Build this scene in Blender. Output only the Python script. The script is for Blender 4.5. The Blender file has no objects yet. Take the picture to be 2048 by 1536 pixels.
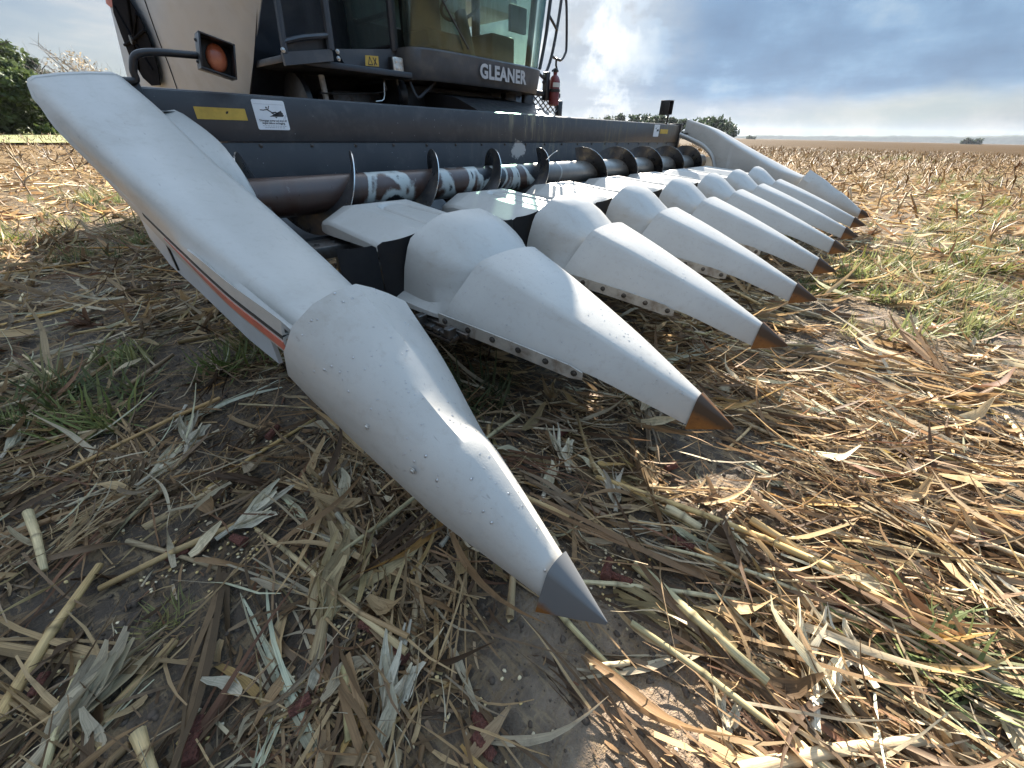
import bpy, bmesh, math, random
import numpy as np
from mathutils import Vector, Matrix, Quaternion

random.seed(7)
rng = np.random.default_rng(11)
scene = bpy.context.scene
COL = scene.collection
rad = math.radians

# ---------------------------------------------------------------- camera
CAM = Vector((-0.387, -0.093, 0.8635))
cam_data = bpy.data.cameras.new('camera')
cam_data.sensor_width = 36.0
cam_data.lens = 770.0 / 2048.0 * 36.0
cam_data.clip_start = 0.02
cam_data.clip_end = 12000.0
cam = bpy.data.objects.new('camera', cam_data)
cr = Vector((0.66788267, -0.7440404, 0.01834712))
cu = Vector((0.39590382, 0.37603862, 0.83776794))
cb = Vector((-0.63023242, -0.55226699, 0.54571812))
cam.matrix_world = Matrix(((cr.x, cu.x, cb.x, CAM.x), (cr.y, cu.y, cb.y, CAM.y),
                           (cr.z, cu.z, cb.z, CAM.z), (0, 0, 0, 1)))
COL.objects.link(cam)
scene.camera = cam
cy = scene.cycles
cy.max_bounces = 6
cy.diffuse_bounces = 3
cy.glossy_bounces = 3
cy.transmission_bounces = 4
cy.transparent_max_bounces = 10
cy.volume_bounces = 1
cy.caustics_reflective = False
cy.caustics_refractive = False

# ---------------------------------------------------------------- light
SUN_EL, SUN_AZ = 26.0, 38.8          # azimuth measured from +X towards +Y
sd = Vector((math.cos(rad(SUN_EL)) * math.cos(rad(SUN_AZ)),
             math.cos(rad(SUN_EL)) * math.sin(rad(SUN_AZ)), math.sin(rad(SUN_EL))))
sun_data = bpy.data.lights.new('sun', 'SUN')
sun_data.energy = 5.0
sun_data.angle = rad(0.5)
sun_data.color = (1.0, 0.93, 0.82)
sun = bpy.data.objects.new('sun', sun_data)
sun.rotation_mode = 'QUATERNION'
sun.rotation_quaternion = sd.to_track_quat('Z', 'Y')
sun.location = sd * 60
COL.objects.link(sun)

vs = scene.view_settings
vs.view_transform = 'Standard'
vs.look = 'None'
vs.exposure = 2.4
vs.gamma = 1.0
vs.use_curve_mapping = False


class NT:
    """small node-tree builder"""
    def __init__(self, tree):
        self.t = tree
        self.t.nodes.clear()

    def n(self, typ, **kw):
        nd = self.t.nodes.new(typ)
        for k, v in kw.items():
            if k in ('ins',):
                continue
            setattr(nd, k, v)
        for k, v in kw.get('ins', {}).items():
            self.put(nd, k, v)
        return nd

    def put(self, nd, k, v):
        s = nd.inputs[k]
        if isinstance(v, bpy.types.NodeSocket):
            self.t.links.new(v, s)
        else:
            if isinstance(v, (tuple, list)) and hasattr(s, 'default_value') and len(s.default_value) == 4 and len(v) == 3:
                v = (*v, 1.0)
            s.default_value = v

    def math(self, op, a, b=None, c=None, clamp=False):
        nd = self.n('ShaderNodeMath', operation=op, use_clamp=clamp)
        for i, v in enumerate((a, b, c)):
            if v is not None:
                self.put(nd, i, v)
        return nd.outputs[0]

    def vmath(self, op, a, b=None, out=0):
        nd = self.n('ShaderNodeVectorMath', operation=op)
        for i, v in enumerate((a, b)):
            if v is not None:
                self.put(nd, i, v)
        return nd.outputs[out]

    def noise(self, vec, scale, detail=4.0, rough=0.55, dist=0.0, out='Fac', dim='3D'):
        nd = self.n('ShaderNodeTexNoise', noise_dimensions=dim)
        if vec is not None:
            self.put(nd, 'Vector', vec)
        self.put(nd, 'Scale', scale)
        self.put(nd, 'Detail', detail)
        self.put(nd, 'Roughness', rough)
        self.put(nd, 'Distortion', dist)
        return nd.outputs[out]

    def ramp(self, fac, stops, interp='LINEAR'):
        nd = self.n('ShaderNodeValToRGB')
        nd.color_ramp.interpolation = interp
        els = nd.color_ramp.elements
        while len(els) > 1:
            els.remove(els[-1])
        for i, (p, c) in enumerate(stops):
            e = els[0] if i == 0 else els.new(p)
            e.position = p
            e.color = (*c, 1.0) if not isinstance(c, (int, float)) else (c, c, c, 1.0)
        self.put(nd, 'Fac', fac)
        return nd.outputs['Color']

    def mix(self, fac, a, b, blend='MIX'):
        nd = self.n('ShaderNodeMix', data_type='RGBA', blend_type=blend, clamp_factor=True)
        self.put(nd, 0, fac)
        self.put(nd, 6, a)
        self.put(nd, 7, b)
        return nd.outputs[2]

    def maprange(self, v, a, b, c=0.0, d=1.0, smooth=False):
        nd = self.n('ShaderNodeMapRange', interpolation_type='SMOOTHSTEP' if smooth else 'LINEAR', clamp=True)
        for i, x in enumerate((v, a, b, c, d)):
            self.put(nd, i, x)
        return nd.outputs[0]

    def mapping(self, vec, scale=(1, 1, 1), loc=(0, 0, 0), rot=(0, 0, 0)):
        nd = self.n('ShaderNodeMapping')
        self.put(nd, 'Vector', vec)
        nd.inputs['Scale'].default_value = scale
        nd.inputs['Location'].default_value = loc
        nd.inputs['Rotation'].default_value = rot
        return nd.outputs[0]


# ---------------------------------------------------------------- world / sky
world = bpy.data.worlds.new('World')
scene.world = world
world.use_nodes = True
w = NT(world.node_tree)
gen = w.n('ShaderNodeTexCoord').outputs['Generated']
sky = w.n('ShaderNodeTexSky', sky_type='NISHITA', sun_disc=False)
sky.sun_elevation = rad(SUN_EL)
sky.sun_rotation = rad(90.0 - SUN_AZ)
sky.air_density = 1.0
sky.dust_density = 1.5
sky.ozone_density = 1.0
sep = w.n('ShaderNodeSeparateXYZ', ins={0: gen})
zz = sep.outputs[2]
den = w.math('ADD', w.math('MAXIMUM', zz, 0.0), 0.16)
cmb = w.n('ShaderNodeCombineXYZ', ins={0: w.math('DIVIDE', sep.outputs[0], den), 1: w.math('DIVIDE', sep.outputs[1], den), 2: w.math('MULTIPLY', zz, 2.0)})
cp = cmb.outputs[0]
# cloud layers on a flat deck overhead
n_big = w.noise(w.mapping(cp, loc=(3.3, 1.7, 0.0)), 0.55, 2.0, 0.5, 0.0)
n_mid = w.noise(w.mapping(cp, loc=(1.2, 7.4, 0.4)), 1.5, 4.0, 0.58, 0.0)
n_fine = w.noise(w.mapping(gen, loc=(2.1, 0.3, 0.0)), 9.0, 7.0, 0.6, 0.0)
# direction of the storm bank seen to the right of the machine
rightness = w.vmath('DOT_PRODUCT', gen, (0.659, -0.752, 0.0), out=1)
frontness = w.vmath('DOT_PRODUCT', gen, (0.752, 0.659, 0.0), out=1)
bank_edge = w.math('ADD', rightness, w.math('MULTIPLY', w.math('SUBTRACT', n_fine, 0.5), 0.22))
bank_side = w.maprange(bank_edge, 0.17, 0.34, smooth=True)
bank_low = w.maprange(w.math('ADD', zz, w.math('ADD', w.math('MULTIPLY', w.math('SUBTRACT', n_fine, 0.5), 0.05), w.math('MULTIPLY', rightness, -0.02))), 0.034, 0.066, smooth=True)
bank = w.math('MULTIPLY', bank_side, bank_low)
base = w.vmath('MINIMUM', sky.outputs[0], (7.5, 7.8, 8.2))
# pale veil so that the sky reads milky, not deep blue
veil = w.maprange(w.math('ADD', w.math('MULTIPLY', n_big, 0.6), w.math('MULTIPLY', n_mid, 0.4)), 0.35, 0.75, 0.42, 0.85, smooth=True)
veil_col = w.ramp(n_mid, [(0.32, (3.5, 5.1, 7.6)), (0.52, (5.5, 6.8, 8.3)), (0.70, (9.0, 9.2, 9.4))])
c1 = w.mix(veil, base, veil_col)
# bright sun-lit cumulus
toward_sun = w.math('MAXIMUM', w.vmath('DOT_PRODUCT', gen, tuple(sd), out=1), 0.0)
cum = w.maprange(w.math('ADD', w.math('MULTIPLY', n_fine, 0.62), w.math('MULTIPLY', n_mid, 0.38)), 0.472, 0.540, smooth=True)
cum_zone = w.math('MULTIPLY', w.maprange(toward_sun, 0.80, 0.95, smooth=True), w.maprange(zz, 0.0, 0.05, smooth=True))
cum_f = w.math('MULTIPLY', cum, w.math('MULTIPLY', cum_zone, 0.9))
cum_col = w.mix(w.maprange(n_fine, 0.52, 0.7), (8.5, 9.6, 10.8, 1), (18.0, 17.8, 17.2, 1))
c2 = w.mix(cum_f, c1, cum_col)
# the blue-grey storm bank
bank_col = w.ramp(w.math('ADD', w.math('MULTIPLY', n_mid, 0.55), w.math('MULTIPLY', n_fine, 0.45)), [(0.34, (1.9, 3.25, 5.4)), (0.47, (2.45, 4.2, 6.7)), (0.55, (3.2, 5.3, 8.0)), (0.66, (5.4, 7.2, 9.0))])
c3 = w.mix(w.math('MULTIPLY', bank, 0.93), c2, bank_col)
# pale band along the horizon
low = w.maprange(zz, 0.0, 0.075, 1.0, 0.0, smooth=True)
lowc = w.ramp(n_fine, [(0.38, (2.4, 3.5, 4.6)), (0.50, (3.4, 4.2, 4.8)), (0.60, (5.8, 6.0, 6.1))])
c4 = w.mix(w.math('MULTIPLY', low, w.math('SUBTRACT', 0.85, w.math('MULTIPLY', bank, 0.6))), c3, lowc)
# air scatters forward: the sky is brighter around the sun than behind the viewer
fwd = w.maprange(w.vmath('DOT_PRODUCT', gen, tuple(sd), out=1), -1.0, 1.0, 0.50, 0.86)
c5 = w.vmath('SCALE', c4)
# thin sun-lit cloud overhead, thicker and darker towards the horizon all round
elev = w.maprange(zz, 0.16, 0.62, 0.36, 1.20, smooth=True)
w.put(c5.node, 'Scale', w.math('MULTIPLY', fwd, elev))
bg = w.n('ShaderNodeBackground', ins={'Color': c5, 'Strength': 0.052})
w.t.links.new(bg.outputs[0], w.n('ShaderNodeOutputWorld').inputs[0])

# ---------------------------------------------------------------- materials
MATS = {}


def new_mat(name):
    m = bpy.data.materials.new(name)
    m.use_nodes = True
    MATS[name] = m
    t = NT(m.node_tree)
    out = t.n('ShaderNodeOutputMaterial')
    return m, t, out


def surf(name, col, rough=0.5, metal=0.0, var=0.12, vscale=6.0, bump=0.0, bscale=60.0, coords='Object',
         dirt=None, dirt_scale=3.0, dirt_lo=0.55, dirt_hi=0.75, coat=0.0, rvar=0.1, spec=0.5):
    m, t, out = new_mat(name)
    tc = t.n('ShaderNodeTexCoord').outputs[coords]
    n1 = t.noise(tc, vscale, 6.0, 0.6)
    lo = tuple(max(0, c * (1 - var)) for c in col)
    hi = tuple(min(1, c * (1 + var)) for c in col)
    c = t.ramp(n1, [(0.3, lo), (0.7, hi)])
    if dirt:
        n2 = t.noise(tc, dirt_scale, 8.0, 0.65, 0.4)
        c = t.mix(t.maprange(n2, dirt_lo, dirt_hi), c, dirt)
    b = t.n('ShaderNodeBsdfPrincipled')
    t.put(b, 'Base Color', c)
    t.put(b, 'Roughness', t.maprange(t.noise(tc, vscale * 2.3, 5.0), 0.3, 0.7, max(0.02, rough - rvar), min(1, rough + rvar)))
    t.put(b, 'Metallic', metal)
    t.put(b, 'Coat Weight', coat)
    t.put(b, 'Specular IOR Level', spec)
    if bump:
        bn = t.n('ShaderNodeBump', ins={'Height': t.noise(tc, bscale, 5.0), 'Strength': bump, 'Distance': 0.01})
        t.put(b, 'Normal', bn.outputs[0])
    t.t.links.new(b.outputs[0], out.inputs[0])
    return m


# pale grey moulded plastic of the snouts, with grime and scuffs
def plastic(name, col):
    m, t, out = new_mat(name)
    tc = t.n('ShaderNodeTexCoord').outputs['Object']
    c = t.ramp(t.noise(tc, 4.0, 6.0, 0.6), [(0.3, tuple(x * 0.93 for x in col)), (0.7, tuple(min(1, x * 1.04) for x in col))])
    fine = t.noise(tc, 40.0, 6.0, 0.7)
    c = t.mix(t.maprange(fine, 0.54, 0.78, 0.0, 0.38), c, (0.22, 0.195, 0.155, 1))
    smudge = t.noise(t.mapping(tc, scale=(1.0, 0.35, 1.0)), 5.5, 8.0, 0.7, 0.6)
    c = t.mix(t.maprange(smudge, 0.52, 0.76, 0.0, 0.48), c, (0.235, 0.205, 0.16, 1))
    spat = t.n('ShaderNodeTexVoronoi', ins={'Vector': tc, 'Scale': 55.0})
    c = t.mix(t.math('MULTIPLY', t.maprange(spat.outputs['Distance'], 0.05, 0.10, 0.5, 0.0), t.maprange(t.noise(tc, 6.0, 2.0), 0.55, 0.68)), c, (0.12, 0.095, 0.07, 1))
    scr = t.noise(t.mapping(tc, scale=(30.0, 2.5, 14.0), rot=(0.2, 0.1, 0.35)), 3.0, 3.0, 0.5, 0.3)
    c = t.mix(t.maprange(scr, 0.70, 0.76, 0.0, 0.4), c, (0.13, 0.125, 0.11, 1))
    b = t.n('ShaderNodeBsdfPrincipled')
    t.put(b, 'Base Color', c)
    t.put(b, 'Roughness', t.maprange(smudge, 0.3, 0.7, 0.30, 0.46))
    t.put(b, 'Specular IOR Level', 0.45)
    bn = t.n('ShaderNodeBump', ins={'Height': t.noise(tc, 260.0, 3.0, 0.6), 'Strength': 0.08, 'Distance': 0.004})
    bn2 = t.n('ShaderNodeBump', ins={'Height': t.noise(tc, 7.0, 3.0, 0.5), 'Strength': 0.10, 'Distance': 0.02, 'Normal': bn.outputs[0]})
    t.put(b, 'Normal', bn2.outputs[0])
    t.t.links.new(b.outputs[0], out.inputs[0])
    return m


M_PLASTIC = plastic('snout_plastic', (0.365, 0.350, 0.322))
M_SILVER = surf('silver_paint', (0.46, 0.50, 0.54), 0.38, 0.25, 0.06, 2.0, dirt=(0.34, 0.34, 0.325), dirt_scale=2.2, dirt_lo=0.5, dirt_hi=0.9)
M_DARK = surf('charcoal_paint', (0.028, 0.031, 0.038), 0.42, 0.0, 0.25, 5.0, dirt=(0.10, 0.09, 0.07), dirt_scale=5.0, dirt_lo=0.56, dirt_hi=0.9, rvar=0.12)
M_CAB = surf('dusty_charcoal', (0.058, 0.062, 0.070), 0.48, 0.0, 0.25, 5.0, dirt=(0.15, 0.14, 0.12), dirt_scale=5.0, dirt_lo=0.5, dirt_hi=0.9, rvar=0.12)
M_BLACK = surf('black_paint', (0.012, 0.012, 0.014), 0.4, 0.0, 0.3, 8.0, dirt=(0.05, 0.045, 0.038), dirt_scale=9.0, dirt_lo=0.55, dirt_hi=0.9)
M_INTAKE = surf('intake_mesh', (0.012, 0.012, 0.014), 0.95, 0.0, 0.3, 8.0, spec=0.05)
M_RUBBER = surf('black_rubber', (0.014, 0.014, 0.016), 0.62, 0.0, 0.3, 9.0)
M_STEEL = surf('dark_steel', (0.10, 0.095, 0.09), 0.42, 0.8, 0.35, 14.0, dirt=(0.07, 0.045, 0.03), dirt_scale=12.0, dirt_lo=0.5, dirt_hi=0.7)
M_BRIGHT = surf('zinc_steel', (0.42, 0.42, 0.40), 0.35, 0.9, 0.2, 20.0)
M_STRIP = surf('wear_strip_paint', (0.42, 0.40, 0.36), 0.4, 0.3, 0.2, 14.0, dirt=(0.16, 0.11, 0.07), dirt_scale=16.0, dirt_lo=0.5, dirt_hi=0.75)
M_CREVICE = surf('black_seal', (0.02, 0.019, 0.018), 0.7)
M_RED = surf('faded_red_tape', (0.50, 0.13, 0.085), 0.45, 0.0, 0.2, 10.0, dirt=(0.32, 0.16, 0.11), dirt_scale=8.0, dirt_lo=0.45, dirt_hi=0.8)
M_YELLOW = surf('amber_reflector', (0.56, 0.36, 0.06), 0.4, 0.0, 0.15, 30.0)
M_WHITE = surf('sticker_white', (0.74, 0.75, 0.76), 0.35, 0.0, 0.05, 20.0)
M_INK = surf('sticker_ink', (0.03, 0.03, 0.032), 0.5)
M_GREYINK = surf('sticker_grey_ink', (0.28, 0.28, 0.29), 0.5)
M_LETTER = surf('grey_lettering', (0.40, 0.40, 0.40), 0.5)
M_LENS = surf('orange_lens', (0.50, 0.145, 0.07), 0.3, 0.0, 0.15, 12.0, coat=0.3)
M_REDPAINT = surf('red_paint', (0.15, 0.02, 0.018), 0.35, 0.0, 0.15, 10.0)
M_PALE = surf('pale_paint', (0.55, 0.55, 0.5), 0.5)
M_INT = surf('cab_interior', (0.05, 0.055, 0.052), 0.8, 0.0, 0.2, 3.0)
M_INT2 = surf('cab_interior_grey', (0.085, 0.095, 0.095), 0.8, 0.0, 0.2, 3.0)
M_LAMPGLASS = surf('work_lamp_glass', (0.62, 0.60, 0.55), 0.18, 0.4, 0.25, 60.0)


def glass_mat(name, d0, d1, dcol):
    m, t, out = new_mat(name)
    tc = t.n('ShaderNodeTexCoord').outputs['Object']
    tr = t.n('ShaderNodeBsdfTransparent', ins={'Color': (0.74, 0.84, 0.80, 1)})
    gl = t.n('ShaderNodeBsdfGlossy', ins={'Color': (0.62, 0.74, 0.76, 1), 'Roughness': 0.05})
    df = t.n('ShaderNodeBsdfDiffuse', ins={'Color': dcol})
    lw = t.n('ShaderNodeLayerWeight', ins={'Blend': 0.14})
    m1 = t.n('ShaderNodeMixShader', ins={0: t.maprange(lw.outputs['Fresnel'], 0, 1, 0.05, 0.85), 1: tr.outputs[0], 2: gl.outputs[0]})
    streak = t.noise(t.mapping(tc, scale=(14, 14, 1.2)), 1.4, 6.0, 0.65, 0.3)
    m2 = t.n('ShaderNodeMixShader', ins={0: t.maprange(streak, 0.45, 0.8, d0, d1), 1: m1.outputs[0], 2: df.outputs[0]})
    t.t.links.new(m2.outputs[0], out.inputs[0])
    return m


M_GLASS = glass_mat('cab_glass', 0.02, 0.16, (0.30, 0.31, 0.26, 1))
M_GLASS_SKY = glass_mat('sky_film_side_glass', 0.30, 0.62, (0.20, 0.245, 0.25, 1))  # sky reflection of the side pane put into a diffuse grey-blue film


# long charcoal sheet with dried-mud runs down its face
def panel_mat():
    m, t, out = new_mat('panel_paint')
    tc = t.n('ShaderNodeTexCoord').outputs['Object']
    sp = t.n('ShaderNodeSeparateXYZ', ins={0: tc})
    base = t.ramp(t.noise(tc, 3.0, 5.0), [(0.3, (0.033, 0.035, 0.040)), (0.7, (0.045, 0.047, 0.052))])
    runs = t.noise(t.mapping(tc, scale=(9.0, 1.0, 1.1)), 2.2, 9.0, 0.72, 0.25)
    where = t.math('MULTIPLY', t.maprange(sp.outputs[0], 1.7, 2.6, smooth=True), t.maprange(t.noise(t.mapping(tc, loc=(5, 0, 0)), 1.3, 3.0), 0.38, 0.58))
    f = t.math('MULTIPLY', t.maprange(runs, 0.50, 0.62), where)
    f = t.math('MULTIPLY', f, t.maprange(sp.outputs[2], 0.60, 0.80))
    c = t.mix(t.math('MULTIPLY', f, 0.8), base, (0.25, 0.22, 0.145, 1))
    dust = t.noise(tc, 9.0, 8.0, 0.7)
    c = t.mix(t.maprange(dust, 0.52, 0.85, 0.0, 0.28), c, (0.22, 0.21, 0.19, 1))
    spots = t.n('ShaderNodeTexVoronoi', ins={'Vector': tc, 'Scale': 26.0})
    c = t.mix(t.maprange(spots.outputs['Distance'], 0.05, 0.075, 0.55, 0.0), c, (0.45, 0.45, 0.44, 1))
    # worn patch where the paint is rubbed through
    d = t.vmath('LENGTH', t.vmath('MULTIPLY', t.vmath('SUBTRACT', tc, (2.62, 2.5, 0.735)), (4.0, 0.0, 6.0)), out=1)
    wear = t.maprange(t.math('ADD', d, t.math('MULTIPLY', t.math('SUBTRACT', dust, 0.5), 1.3)), 0.35, 0.42, 0.8, 0.0)
    c = t.mix(wear, c, (0.46, 0.42, 0.38, 1))
    b = t.n('ShaderNodeBsdfPrincipled', ins={'Base Color': c})
    t.put(b, 'Roughness', t.maprange(f, 0, 1, 0.36, 0.8))
    t.t.links.new(b.outputs[0], out.inputs[0])
    return m


M_PANEL = panel_mat()


# auger tube: black and white paint rubbed down to brown steel
def auger_mat(name, polished):
    m, t, out = new_mat(name)
    tc = t.n('ShaderNodeTexCoord').outputs['Object']
    sp = t.n('ShaderNodeSeparateXYZ', ins={0: tc})
    n1 = t.noise(t.mapping(tc, loc=(0.35, 0, 0), scale=(1.5, 0.8, 0.8)), 2.2, 3.0, 0.5, 0.6)
    edge = t.noise(tc, 38.0, 6.0, 0.75)
    v = t.math('ADD', n1, t.math('MULTIPLY', t.math('SUBTRACT', edge, 0.5), 0.07))
    c = t.ramp(v, [(0.0, (0.010, 0.011, 0.013)), (0.47, (0.010, 0.011, 0.013)), (0.482, (0.34, 0.36, 0.34)), (0.522, (0.36, 0.38, 0.36)), (0.550, (0.050, 0.022, 0.014)), (0.60, (0.058, 0.032, 0.024)), (0.74, (0.030, 0.022, 0.020))], 'LINEAR')
    far = t.maprange(sp.outputs[0], 2.2, 3.0)
    worn = t.mix(t.noise(tc, 12.0, 6.0, 0.7), (0.20, 0.175, 0.15, 1), (0.42, 0.40, 0.37, 1))
    c = t.mix(far, c, worn)
    b = t.n('ShaderNodeBsdfPrincipled', ins={'Base Color': c, 'Metallic': t.math('MULTIPLY', far, 0.75)})
    t.put(b, 'Roughness', t.maprange(edge, 0.3, 0.7, 0.25, 0.42))
    t.t.links.new(b.outputs[0], out.inputs[0])
    return m


M_AUGER = auger_mat('auger_tube_paint', 0)
M_FLIGHT = surf('auger_flight_steel', (0.045, 0.043, 0.045), 0.33, 0.55, 0.35, 7.0, dirt=(0.13, 0.105, 0.07), dirt_scale=11.0, dirt_lo=0.5, dirt_hi=0.68)
M_EDGE = surf('polished_edge', (0.45, 0.44, 0.42), 0.25, 0.95, 0.1, 20.0)


def tip_mat(name, top, ridge_amt, lo_k):
    m, t, out = new_mat(name)
    tc = t.n('ShaderNodeTexCoord').outputs['Object']
    sp = t.n('ShaderNodeSeparateXYZ', ins={0: tc})
    n1 = t.noise(tc, 26.0, 6.0, 0.7)
    rust = t.ramp(n1, [(0.3, (0.10, 0.036, 0.009)), (0.7, (0.22, 0.090, 0.018))])
    # underside and edges rusted, upper face still dark
    nz = t.math('SUBTRACT', sp.outputs[2], t.math('MULTIPLY', sp.outputs[1], 0.36))
    k = t.maprange(t.math('ADD', nz, t.math('MULTIPLY', t.math('SUBTRACT', n1, 0.5), 0.045)), lo_k, lo_k + 0.018)
    ridge = t.maprange(t.math('ABSOLUTE', t.math('SUBTRACT', sp.outputs[0], 0.004)), 0.0, 0.010, ridge_amt, 0.0)
    k = t.math('MULTIPLY', k, t.math('SUBTRACT', 1.0, ridge))
    c = t.mix(k, rust, top)
    b = t.n('ShaderNodeBsdfPrincipled', ins={'Base Color': c, 'Roughness': 0.6, 'Metallic': 0.0, 'Specular IOR Level': 0.3})
    t.t.links.new(b.outputs[0], out.inputs[0])
    return m


M_TIP_BROWN = tip_mat('snout_tip_brown', (0.050, 0.028, 0.014, 1), 0.9, 0.086)
M_TIP_GREY = tip_mat('snout_tip_grey', (0.11, 0.11, 0.11, 1), 0.0, 0.050)


def drop_mat():
    m, t, out = new_mat('water')
    tr = t.n('ShaderNodeBsdfTransparent', ins={'Color': (0.97, 0.98, 1.0, 1)})
    gl = t.n('ShaderNodeBsdfGlossy', ins={'Color': (1, 1, 1, 1), 'Roughness': 0.06})
    lw = t.n('ShaderNodeLayerWeight', ins={'Blend': 0.30})
    mx = t.n('ShaderNodeMixShader', ins={0: t.maprange(lw.outputs['Fresnel'], 0, 1, 0.22, 0.85), 1: tr.outputs[0], 2: gl.outputs[0]})
    t.t.links.new(mx.outputs[0], out.inputs[0])
    return m


M_WATER = drop_mat()


# dry plant matter: colour per piece (attribute), fibres along the piece (uv), light comes through the thin leaves
def straw_mat(name, trans=0.25, fibre=1.0, rough=0.6):
    m, t, out = new_mat(name)
    at = t.n('ShaderNodeAttribute', attribute_name='Col').outputs['Color']
    uv = t.n('ShaderNodeUVMap').outputs[0]
    obr = t.n('ShaderNodeObjectInfo').outputs['Random']
    tc = t.n('ShaderNodeTexCoord').outputs['Object']
    fib = t.noise(t.mapping(uv, scale=(16.0, 1.3, 1.0)), 1.0, 5.0, 0.65, 0.15)
    blot = t.noise(tc, 28.0, 6.0, 0.65)
    c = t.mix(t.maprange(fib, 0.36, 0.64, 0.0, 0.8 * fibre), at, t.mix(0.62, at, (0.06, 0.035, 0.018, 1)))
    c = t.mix(t.maprange(blot, 0.54, 0.72, 0.0, 0.6), c, t.mix(0.7, c, (0.045, 0.030, 0.020, 1)))
    hs = t.n('ShaderNodeHueSaturation', ins={'Color': c, 'Value': t.maprange(obr, 0, 1, 0.8, 1.15), 'Saturation': t.maprange(t.math('FRACT', t.math('MULTIPLY', obr, 7.3)), 0, 1, 0.8, 1.1)})
    c = hs.outputs[0]
    b = t.n('ShaderNodeBsdfPrincipled', ins={'Base Color': c, 'Roughness': rough, 'Specular IOR Level': 0.22})
    bn = t.n('ShaderNodeBump', ins={'Height': fib, 'Strength': 0.35, 'Distance': 0.003})
    t.put(b, 'Normal', bn.outputs[0])
    if trans:
        tl = t.n('ShaderNodeBsdfTranslucent', ins={'Color': c})
        mx = t.n('ShaderNodeMixShader', ins={0: trans, 1: b.outputs[0], 2: tl.outputs[0]})
        t.t.links.new(mx.outputs[0], out.inputs[0])
    else:
        t.t.links.new(b.outputs[0], out.inputs[0])
    return m


M_LEAFDRY = straw_mat('dry_leaf', 0.30)
M_STALK = straw_mat('dry_stalk', 0.0, 0.8, 0.5)
M_GREEN = straw_mat('green_blade', 0.35, 0.5, 0.5)
M_FOLIAGE = straw_mat('tree_leaf', 0.25, 0.2, 0.6)


def soil_mat():
    m, t, out = new_mat('field_soil')
    tc = t.n('ShaderNodeTexCoord').outputs['Object']
    n1 = t.noise(tc, 1.1, 5.0, 0.62)
    n2 = t.noise(tc, 24.0, 5.0, 0.68)
    c = t.ramp(n1, [(0.30, (0.044, 0.032, 0.022)), (0.52, (0.078, 0.057, 0.039)), (0.72, (0.15, 0.110, 0.076))])
    c = t.mix(t.maprange(n2, 0.42, 0.70), c, t.mix(0.6, c, (0.035, 0.026, 0.019, 1)))
    # dry ground at the snout tip, made paler to paint in the sunlit patch
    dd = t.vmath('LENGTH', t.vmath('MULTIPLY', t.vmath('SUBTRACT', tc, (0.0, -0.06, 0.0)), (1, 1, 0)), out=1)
    dry = t.maprange(t.math('ADD', dd, t.math('MULTIPLY', t.math('SUBTRACT', t.noise(tc, 6.0, 4.0), 0.5), 0.35)), 0.16, 0.34, 0.8, 0.0)  # mask of the painted-in sunlit patch on the dry ground
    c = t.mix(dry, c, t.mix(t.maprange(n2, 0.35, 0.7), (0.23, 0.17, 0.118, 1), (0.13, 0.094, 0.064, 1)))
    # trampled chaff, too fine to tell apart, thickening with distance as single pieces merge
    sp = t.n('ShaderNodeSeparateXYZ', ins={0: tc})
    dist = t.vmath('LENGTH', t.vmath('MULTIPLY', tc, (1, 1, 0)), out=1)
    ch1 = t.noise(t.mapping(tc, scale=(3.0, 14.0, 1.0), rot=(0, 0, 0.5)), 4.0, 3.0, 0.7, 0.5)
    ch2 = t.noise(t.mapping(tc, scale=(14.0, 3.0, 1.0), rot=(0, 0, 0.2)), 4.0, 3.0, 0.7, 0.5)
    chv = t.math('MAXIMUM', ch1, ch2)
    straw = t.ramp(t.noise(tc, 7.0, 5.0, 0.75), [(0.25, (0.13, 0.078, 0.038)), (0.48, (0.29, 0.19, 0.092)), (0.62, (0.42, 0.30, 0.165)), (0.8, (0.56, 0.45, 0.28))])
    big = t.ramp(t.noise(tc, 0.12, 6.0, 0.65), [(0.3, (0.040, 0.024, 0.010)), (0.55, (0.058, 0.035, 0.016)), (0.75, (0.085, 0.054, 0.026))])  # far tone darkened: shade among the stubble put into its colour
    straw = t.mix(t.maprange(dist, 20.0, 70.0, 0.25, 0.96), straw, big)
    f = t.math('MULTIPLY', t.maprange(chv, 0.52, 0.62), t.maprange(dist, 0.5, 5.0, 0.45, 0.85))
    f = t.math('MAXIMUM', f, t.maprange(dist, 6.0, 30.0, 0.0, 0.95))
    c = t.mix(f, c, straw)
    b = t.n('ShaderNodeBsdfPrincipled', ins={'Base Color': c, 'Specular IOR Level': t.maprange(dist, 2.0, 12.0, 0.35, 0.02)})
    t.put(b, 'Roughness', t.maprange(n1, 0.3, 0.6, 0.55, 0.9))
    hgt = t.math('ADD', t.math('MULTIPLY', n2, 1.0), t.math('MULTIPLY', t.noise(tc, 110.0, 4.0, 0.6), 0.35))
    bn = t.n('ShaderNodeBump', ins={'Height': hgt, 'Strength': 1.0, 'Distance': 0.022})
    t.put(b, 'Normal', bn.outputs[0])
    t.t.links.new(b.outputs[0], out.inputs[0])
    return m


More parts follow.
